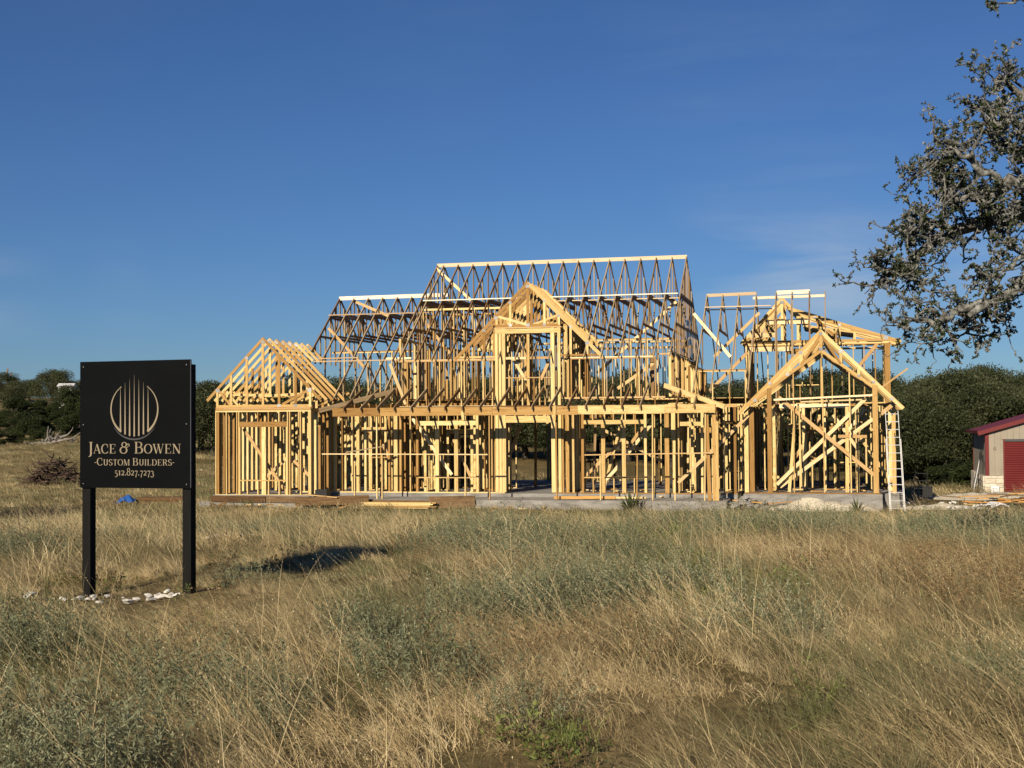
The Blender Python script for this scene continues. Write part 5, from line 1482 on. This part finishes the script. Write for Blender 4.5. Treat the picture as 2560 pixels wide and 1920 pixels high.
# ------------------------------------------------------------------ meadow: tufts scattered as stuff
tuft_cols = {}
def blades(n, rad, h0, h1, wid, lean, spread, seed, segs=4, seed_heads=0.0, droop=.5):
    r = np.random.default_rng(seed)
    V, F, T = [], [], []
    for i in range(n):
        a, q = r.uniform(0, 6.28), rad * r.random() ** .5
        b = np.array([q * np.cos(a), q * np.sin(a), -.03])
        h = r.uniform(h0, h1)
        d = np.array([lean[0] + r.normal(0, spread), lean[1] + r.normal(0, spread), 1.0]); d /= np.linalg.norm(d)
        bend = np.array([lean[0] * 1.2 + r.normal(0, spread * 1.4), lean[1] + r.normal(0, spread * 1.4), -droop * r.random()])
        wa = r.uniform(0, np.pi); wv = np.array([np.cos(wa), np.sin(wa) * .6, r.normal(0, .2)])
        tone = r.random()
        base = len(V)
        for k in range(segs + 1):
            t = k / segs
            p = b + d * h * t + bend * h * t * t * .55
            w = wid * (1 - .85 * t) * .5
            if k == segs:
                V.append(p); T.append(tone)
            else:
                V.append(p - wv * w); V.append(p + wv * w); T += [tone, tone]
            if k and k < segs:
                F.append((base + 2 * k - 2, base + 2 * k - 1, base + 2 * k + 1, base + 2 * k))
            elif k == segs:
                F.append((base + 2 * k - 2, base + 2 * k - 1, base + 2 * k))
        if r.random() < seed_heads:
            for s in range(9):
                t = .62 + .38 * s / 9
                p = b + d * h * t + bend * h * t * t * .55
                o = r.normal(0, 1, 3); o /= np.linalg.norm(o)
                e = p + o * .012 + np.array([lean[0] * .014, 0, .008])
                sv = np.cross(o, [0, 0, 1]) * .0024
                bb_ = len(V)
                V += [p, (p + e) / 2 + sv, e, (p + e) / 2 - sv]; T += [min(1, tone + .25)] * 4
                F.append((bb_, bb_ + 1, bb_ + 2, bb_ + 3))
    return V, F, T
def herb(stems, rad, h0, h1, leaf_l, leaf_w, per, seed, lean=(0, 0)):
    r = np.random.default_rng(seed)
    V, F, T = [], [], []
    for i in range(stems):
        a, q = r.uniform(0, 6.28), rad * r.random() ** .6
        b = np.array([q * np.cos(a), q * np.sin(a), -.02]); h = r.uniform(h0, h1) * (1 - .35 * q / rad)
        d = np.array([np.cos(a) * .5 * q / rad + r.normal(0, .2) + lean[0], np.sin(a) * .5 * q / rad + r.normal(0, .2) + lean[1], 1.0])
        e = b + d * h
        st = r.random()
        sv = np.array([.0018, 0, 0]); bb_ = len(V)
        V += [b - sv, b + sv, e]; T += [st * .4] * 3; F.append((bb_, bb_ + 1, bb_ + 2))
        for k in range(per):
            t = r.uniform(.15, 1.0)
            p = b + (e - b) * t
            o = np.array([r.normal(), r.normal(), abs(r.normal()) * .9 + .25]); o /= np.linalg.norm(o)
            l = leaf_l * r.uniform(.6, 1.2)
            wv = np.cross(o, [r.normal(), r.normal(), r.normal()]); wv /= np.linalg.norm(wv) + 1e-9; wv *= leaf_w * .5
            tip = p + o * l; m = p + o * l * .5
            bb_ = len(V)
            V += [p, m + wv, tip, m - wv]; T += [np.clip(st * .6 + r.random() * .4, 0, 1)] * 4
            F.append((bb_, bb_ + 1, bb_ + 2, bb_ + 3))
    return V, F, T
def tuft_set(key, mats, makers):
    c = bpy.data.collections.new('tufts_' + key)
    for i, (mk, mt) in enumerate(zip(makers, mats)):
        V, F, T = mk
        me = mesh('tuft_%s_%02d' % (key, i), V, F, M[mt])
        a = me.attributes.new('tone', 'FLOAT', 'POINT'); a.data.foreach_set('value', np.array(T, dtype=np.float32))
        o = bpy.data.objects.new('tuft_%s_%02d' % (key, i), me)
        c.objects.link(o)
    tuft_cols[key] = (c, len(makers))
WL = (-.36, -.1)
def patch(nt_, per, rad, trad, h, wid, lean, spread, seed, segs=4, heads=.05, droop=.5, var=(.45, 1.35)):
    """many uneven tufts in one patch: each tuft has its own height, lean and tone"""
    r = np.random.default_rng(seed)
    V, F, T = [], [], []
    for i in range(nt_):
        a, q = r.uniform(0, 6.28), rad * r.random() ** .5
        k = r.uniform(*var)
        ln = (lean[0] + r.normal(0, .16), lean[1] + r.normal(0, .16))
        v, f, t = blades(per, trad * r.uniform(.6, 1.3), h[0] * k, h[1] * k, wid, ln, spread, int(r.integers(1e6)), segs, heads, droop * r.uniform(.3, 1.8))
        b_ = len(V)
        off = np.array([q * np.cos(a), q * np.sin(a), 0]); tn = r.random()
        V += [p + off for p in v]; F += [tuple(j + b_ for j in g) for g in f]; T += [.55 * tn + .45 * x_ for x_ in t]
    return V, F, T
tuft_set('near', ['straw'] * 3 + ['palestraw'] * 3 + ['olive'] * 2,
         [patch(8, 24, .38, .08, (.2, .5), .0046, WL, .32, 1 + i, 4, .1, 1.0) for i in range(2)] + [patch(10, 18, .42, .12, (.08, .24), .005, (-.2, 0), .6, 9, 3, 0)]
         + [patch(7, 22, .36, .07, (.22, .52), .0046, (-.42, -.1), .3, 61 + i, 5, .15, 1.5) for i in range(2)] + [patch(10, 20, .42, .13, (.06, .2), .005, (-.5, 0), .8, 65, 3, 0, 1.2)]
         + [patch(8, 22, .38, .1, (.14, .4), .0054, WL, .38, 5 + i, 4, .02, .8) for i in range(2)])
tuft_set('stalk', ['stalk'] * 4, [blades(8, .2, .5, .85, .0044, (-.42, -.12), .24, 11, 6, .6, .35), blades(6, .2, .55, .95, .0044, (-.34, -.1), .28, 12, 6, .7, .5), blades(10, .25, .4, .75, .0036, (-.5, -.1), .26, 13, 6, .5, .9), blades(14, .16, .45, .75, .0034, (-.6, -.12), .2, 14, 7, .15, 1.5)])
tuft_set('mid', ['straw', 'palestraw', 'palestraw'] + ['olive'] * 3, [patch(16, 20, .75, .15, (.16, .46), .0092, WL, .36, 21 + i, 3, 0, 1.0) for i in range(3)] + [patch(16, 22, .75, .2, (.12, .36), .0098, WL, .38, 25 + i, 3, 0, .8) for i in range(3)])
tuft_set('far', ['straw', 'olive', 'straw'], [patch(14, 18, 1.5, .5, (.14, .4), .022, WL, .4, 31 + i, 2, 0) for i in range(3)])
tuft_set('sage', ['sage'] * 3, [herb(66, .26, .22, .44, .028, .006, 30, 41), herb(56, .3, .16, .36, .027, .006, 28, 42, (-.12, 0)), herb(70, .28, .28, .52, .029, .0063, 28, 43)])
tuft_set('weed', ['green'] * 2 + ['rust'], [herb(9, .12, .15, .38, .06, .013, 13, 51), blades(30, .12, .15, .4, .0075, (-.15, 0), .4, 52, 4), herb(14, .16, .25, .5, .03, .009, 20, 53)])

def scatter(name, key, pts, scl, label, cat, idx=None, tilt=.12, zr=.7):
    n = len(pts)
    col, k = tuft_cols[key]
    me = bpy.data.meshes.new(name)
    me.vertices.add(n); me.vertices.foreach_set('co', np.asarray(pts, np.float32).reshape(-1))
    rot = np.stack([nrg.normal(0, tilt, n), nrg.normal(0, tilt, n), nrg.uniform(-zr, zr, n)], 1).astype(np.float32)
    a = me.attributes.new('rot', 'FLOAT_VECTOR', 'POINT'); a.data.foreach_set('vector', rot.reshape(-1))
    a = me.attributes.new('scl', 'FLOAT', 'POINT'); a.data.foreach_set('value', np.asarray(scl, np.float32))
    ii = nrg.integers(0, k, n) if idx is None else idx
    a = me.attributes.new('idx', 'INT', 'POINT'); a.data.foreach_set('value', ii.astype(np.int32))
    o = link(name, me)
    tag(o, label, cat, kind='stuff')
    g = bpy.data.node_groups.new(name, 'GeometryNodeTree')
    g.interface.new_socket('Geometry', in_out='INPUT', socket_type='NodeSocketGeometry')
    g.interface.new_socket('Geometry', in_out='OUTPUT', socket_type='NodeSocketGeometry')
    gi, go = NN(g, 'NodeGroupInput'), NN(g, 'NodeGroupOutput')
    ci = NN(g, 'GeometryNodeCollectionInfo')
    ci.inputs['Collection'].default_value = col
    ci.inputs['Separate Children'].default_value = True
    ci.inputs['Reset Children'].default_value = True
    ip = NN(g, 'GeometryNodeInstanceOnPoints')
    ip.inputs['Pick Instance'].default_value = True
    def na(nm, dt):
        q = NN(g, 'GeometryNodeInputNamedAttribute', data_type=dt); q.inputs['Name'].default_value = nm; return q.outputs['Attribute']
    er_ = NN(g, 'FunctionNodeEulerToRotation')
    l = g.links.new
    l(gi.outputs[0], ip.inputs['Points']); l(ci.outputs[0], ip.inputs['Instance'])
    l(na('idx', 'INT'), ip.inputs['Instance Index']); l(na('rot', 'FLOAT_VECTOR'), er_.inputs[0]); l(er_.outputs[0], ip.inputs['Rotation'])
    l(na('scl', 'FLOAT'), ip.inputs['Scale']); l(ip.outputs[0], go.inputs[0])
    md = o.modifiers.new('scatter', 'NODES'); md.node_group = g
    return o
def pts_in(y0, y1, n, marg=3.6):
    u = nrg.random(n)
    y = np.sqrt(y0 * y0 + (y1 * y1 - y0 * y0) * u)
    x = nrg.uniform(-1, 1, n) * (.385 * y + marg)
    return x, y
def house_uv(x, y):
    dx, dy = x - .691, y - 48.251
    return dx * math.cos(TH) - dy * math.sin(TH), dx * math.sin(TH) + dy * math.cos(TH)
def free(x, y):
    u, v = house_uv(x, y)
    ok = ~((u > -11.5) & (u < 12.9) & (v > -2.2) & (v < 11.2))
    ok &= ~((u > 6.3) & (u < 13.2) & (v > -2.9) & (v < 0))
    ok &= ~((u > -1.6) & (u < 6.4) & (v > -2.25) & (v < 0))
    ok &= ~((u > 12.5) & (u < 19.5) & (v > -1.3) & (v < 6) & (nrg.random(len(x)) < .93))
    ok &= ~((x > 18.5) & (y > 53.5) & (y < 62))
    return ok
def vnoise(x, y, s, ph):
    return (np.sin(x / s * 1.7 + ph) * np.cos(y / s * 1.3 - ph * .7) + .6 * np.sin(x / s * 3.1 + y / s * 2.3 + ph * 2) + .35 * np.cos(x / s * 5.3 - y / s * 4.1 + ph))
# patches of grey sage, green weed and rust, by the place they have in the meadow: x, y, rx, ry, strength
def pw(px, py, rx, ry, z=.15):
    y = (EYE - z) * FPX / (py - 1055); return ((px - 1280) / FPX * y, y, rx, ry)
SAGE = [pw(510, 1690, .85, 1.0), pw(250, 1750, .55, .6), pw(780, 1710, .5, .7), pw(60, 1770, .5, .5), pw(1150, 1530, .9, .7), pw(1340, 1500, .8, .9), pw(1560, 1490, .9, .9), pw(1020, 1540, .6, .6),
        pw(560, 1425, .3, .3), pw(1380, 1370, 1.2, 1.6), pw(40, 1590, .6, .8), pw(1600, 1450, .8, 1.2), pw(60, 1350, 1.2, 2.0), pw(2450, 1330, 1.8, 2.5), pw(1960, 1560, .5, .5), pw(1450, 1760, .45, .4), pw(980, 1660, .45, .5),
        pw(100, 1900, .5, .4), pw(2500, 1650, .4, .5), pw(1250, 1340, 1.6, 2.2), pw(1900, 1310, 2.2, 3.0)]
GREEN = [pw(1900, 1760, .45, .5), pw(1650, 1850, .5, .4), pw(1100, 1480, .8, .8), pw(1850, 1450, 1.2, 1.4), pw(1700, 1400, .9, 1.2), pw(2050, 1740, .4, .5), pw(940, 1640, .5, .6), pw(1350, 1830, .4, .4), pw(1660, 1330, 2.0, 1.6), pw(2100, 1850, .5, .4)]
RUST = [pw(2150, 1400, 1.3, 1.6), pw(2350, 1430, 1.6, 1.6), pw(2480, 1480, 1.0, 1.4), pw(1180, 1420, .7, .9), pw(1420, 1600, .9, .6)]
def infl(x, y, P):
    w = np.zeros_like(x)
    for cx, cy, rx, ry in P:
        w = np.maximum(w, 1 - ((x - cx) / rx) ** 2 - ((y - cy) / ry) ** 2)
    return w
def tri(x, y, dz=0): return np.stack([x, y, gz(x, y) + dz], 1)
# near grass
x, y = pts_in(2.5, 17, 4700)
w = infl(x, y, SAGE); k = (w < .1 + .5 * nrg.random(len(x))) | (nrg.random(len(x)) < .45)
rk = ((x - SX - .1) / .95) ** 2 + ((y - SY + .28 + .33 * (x - SX)) / .42) ** 2
k &= (rk > 1) | (nrg.random(len(x)) < .12)
low_ = np.clip(1.5 * (1 - ((x - SX - .2) / 1.7) ** 2 - ((y - 12.1) / 1.3) ** 2), 0, 1)
hgt = np.clip(.78 + .34 * vnoise(x, y, .9, .4), .48, 1.3)
olv = infl(x, y, GREEN) + .35 * vnoise(x, y, 2.6, 2.0) + nrg.normal(0, .35, len(x))
pal = vnoise(x, y, 1.3, 5.1) + nrg.normal(0, .35, len(x))
idx = np.where(olv > .22, nrg.integers(6, 8, len(x)), np.where(pal > .3, nrg.integers(3, 6, len(x)), nrg.integers(0, 3, len(x))))
hgt *= 1 - .55 * np.clip(1.3 * (1 - ((x + 2.5) / 2.4) ** 2 - ((y - 14.6) / 3.0) ** 2), 0, 1)
hgt *= 1 - .6 * low_
scatter('meadow_grass', 'near', tri(x[k], y[k]), (hgt * nrg.uniform(.7, 1.25, len(x)))[k], 'dry straw-coloured grass covering the near meadow', 'grass', idx[k])
x, y = pts_in(3.0, 26, 5600)
k = ((((x + 2.5) / 2.2) ** 2 + ((y - 14.6) / 2.6) ** 2) > 1) & ((((x - SX - .2) / 1.6) ** 2 + ((y - 12.0) / 1.2) ** 2) > 1) & ((vnoise(x, y, 2.2, 1.1) + nrg.normal(0, .6, len(x))) > -.1)
scatter('seed_stalks', 'stalk', tri(x[k], y[k]), nrg.uniform(.6, 1.1, k.sum()), 'long pale seed stalks leaning left above the meadow grass', 'grass', zr=.45)
# middle and far grass
x, y = pts_in(15, 47, 4300, 4.5)
k = free(x, y); x, y = x[k], y[k]
hgt = np.clip(.78 + .34 * vnoise(x, y, 1.6, .9), .3, 1.3) * np.interp(y, [15, 34, 46], [1, .75, .55])
hgt *= 1 - .5 * np.clip(1.3 * (1 - ((x + 2.2) / 2.4) ** 2 - ((y - 15.5) / 3.0) ** 2), 0, 1)
olv = vnoise(x, y, 4.0, 2.7) + nrg.normal(0, .5, len(x)) + np.interp(y, [15, 30, 45], [-.2, .35, .8])
pal = vnoise(x, y, 2.4, 3.3) + nrg.normal(0, .3, len(x))
idx = np.where(olv > .12, nrg.integers(3, 6, len(x)), np.where(pal > .35, nrg.integers(1, 3, len(x)), 0))
scatter('meadow_grass', 'mid', tri(x, y), hgt * nrg.uniform(.75, 1.25, len(x)), 'dry grass of the middle meadow before the house', 'grass', idx)
x, y = pts_in(44, 125, 4200, 2)
k = free(x, y) & ((x / y < -.12) | (y < 74)); x, y = x[k], y[k]
scatter('meadow_grass', 'far', tri(x, y), nrg.uniform(.5, 1.05, len(x)), 'short dry grass of the far slope behind the sign', 'grass')
# sage, green and rusty weeds
x, y = pts_in(4.2, 44, 15500)
w = infl(x, y, SAGE)
w = np.where(w > 0, w - .8 * np.clip(.3 + vnoise(x, y, .62, 1.7), 0, 1.2), w)
k = (nrg.random(len(x)) < np.clip(w * 2.6, 0, 1) * np.interp(y, [5, 20, 44], [.95, .8, .5])) | ((vnoise(x, y, 3.3, 4.2) > 1.15) & (nrg.random(len(x)) < .25))
k &= free(x, y)
scatter('sage_ground_cover', 'sage', tri(x[k], y[k]), np.clip(.8 + .5 * w[k], .5, 1.3) * nrg.uniform(.75, 1.2, k.sum()) * np.interp(y[k], [4, 18, 42], [1, 1, .55]), 'grey-green sage growing in soft mounds through the meadow', 'ground cover', zr=3.1)
x, y = pts_in(4.2, 40, 14500)
w, w2 = infl(x, y, GREEN), infl(x, y, RUST)
kg = (nrg.random(len(x)) < np.clip(w * .8, 0, .6)) | (nrg.random(len(x)) < .02)
kr = (nrg.random(len(x)) < np.clip(w2 * .9, 0, .7)) | (nrg.random(len(x)) < .012)
k = (kg | kr) & free(x, y)
idx = np.where(kr, 2, nrg.integers(0, 2, len(x)))
scatter('meadow_weeds', 'weed', tri(x[k], y[k]), nrg.uniform(.6, 1.15, k.sum()), 'low green and rust-brown weeds among the meadow grass', 'weeds', idx[k], zr=3.1)
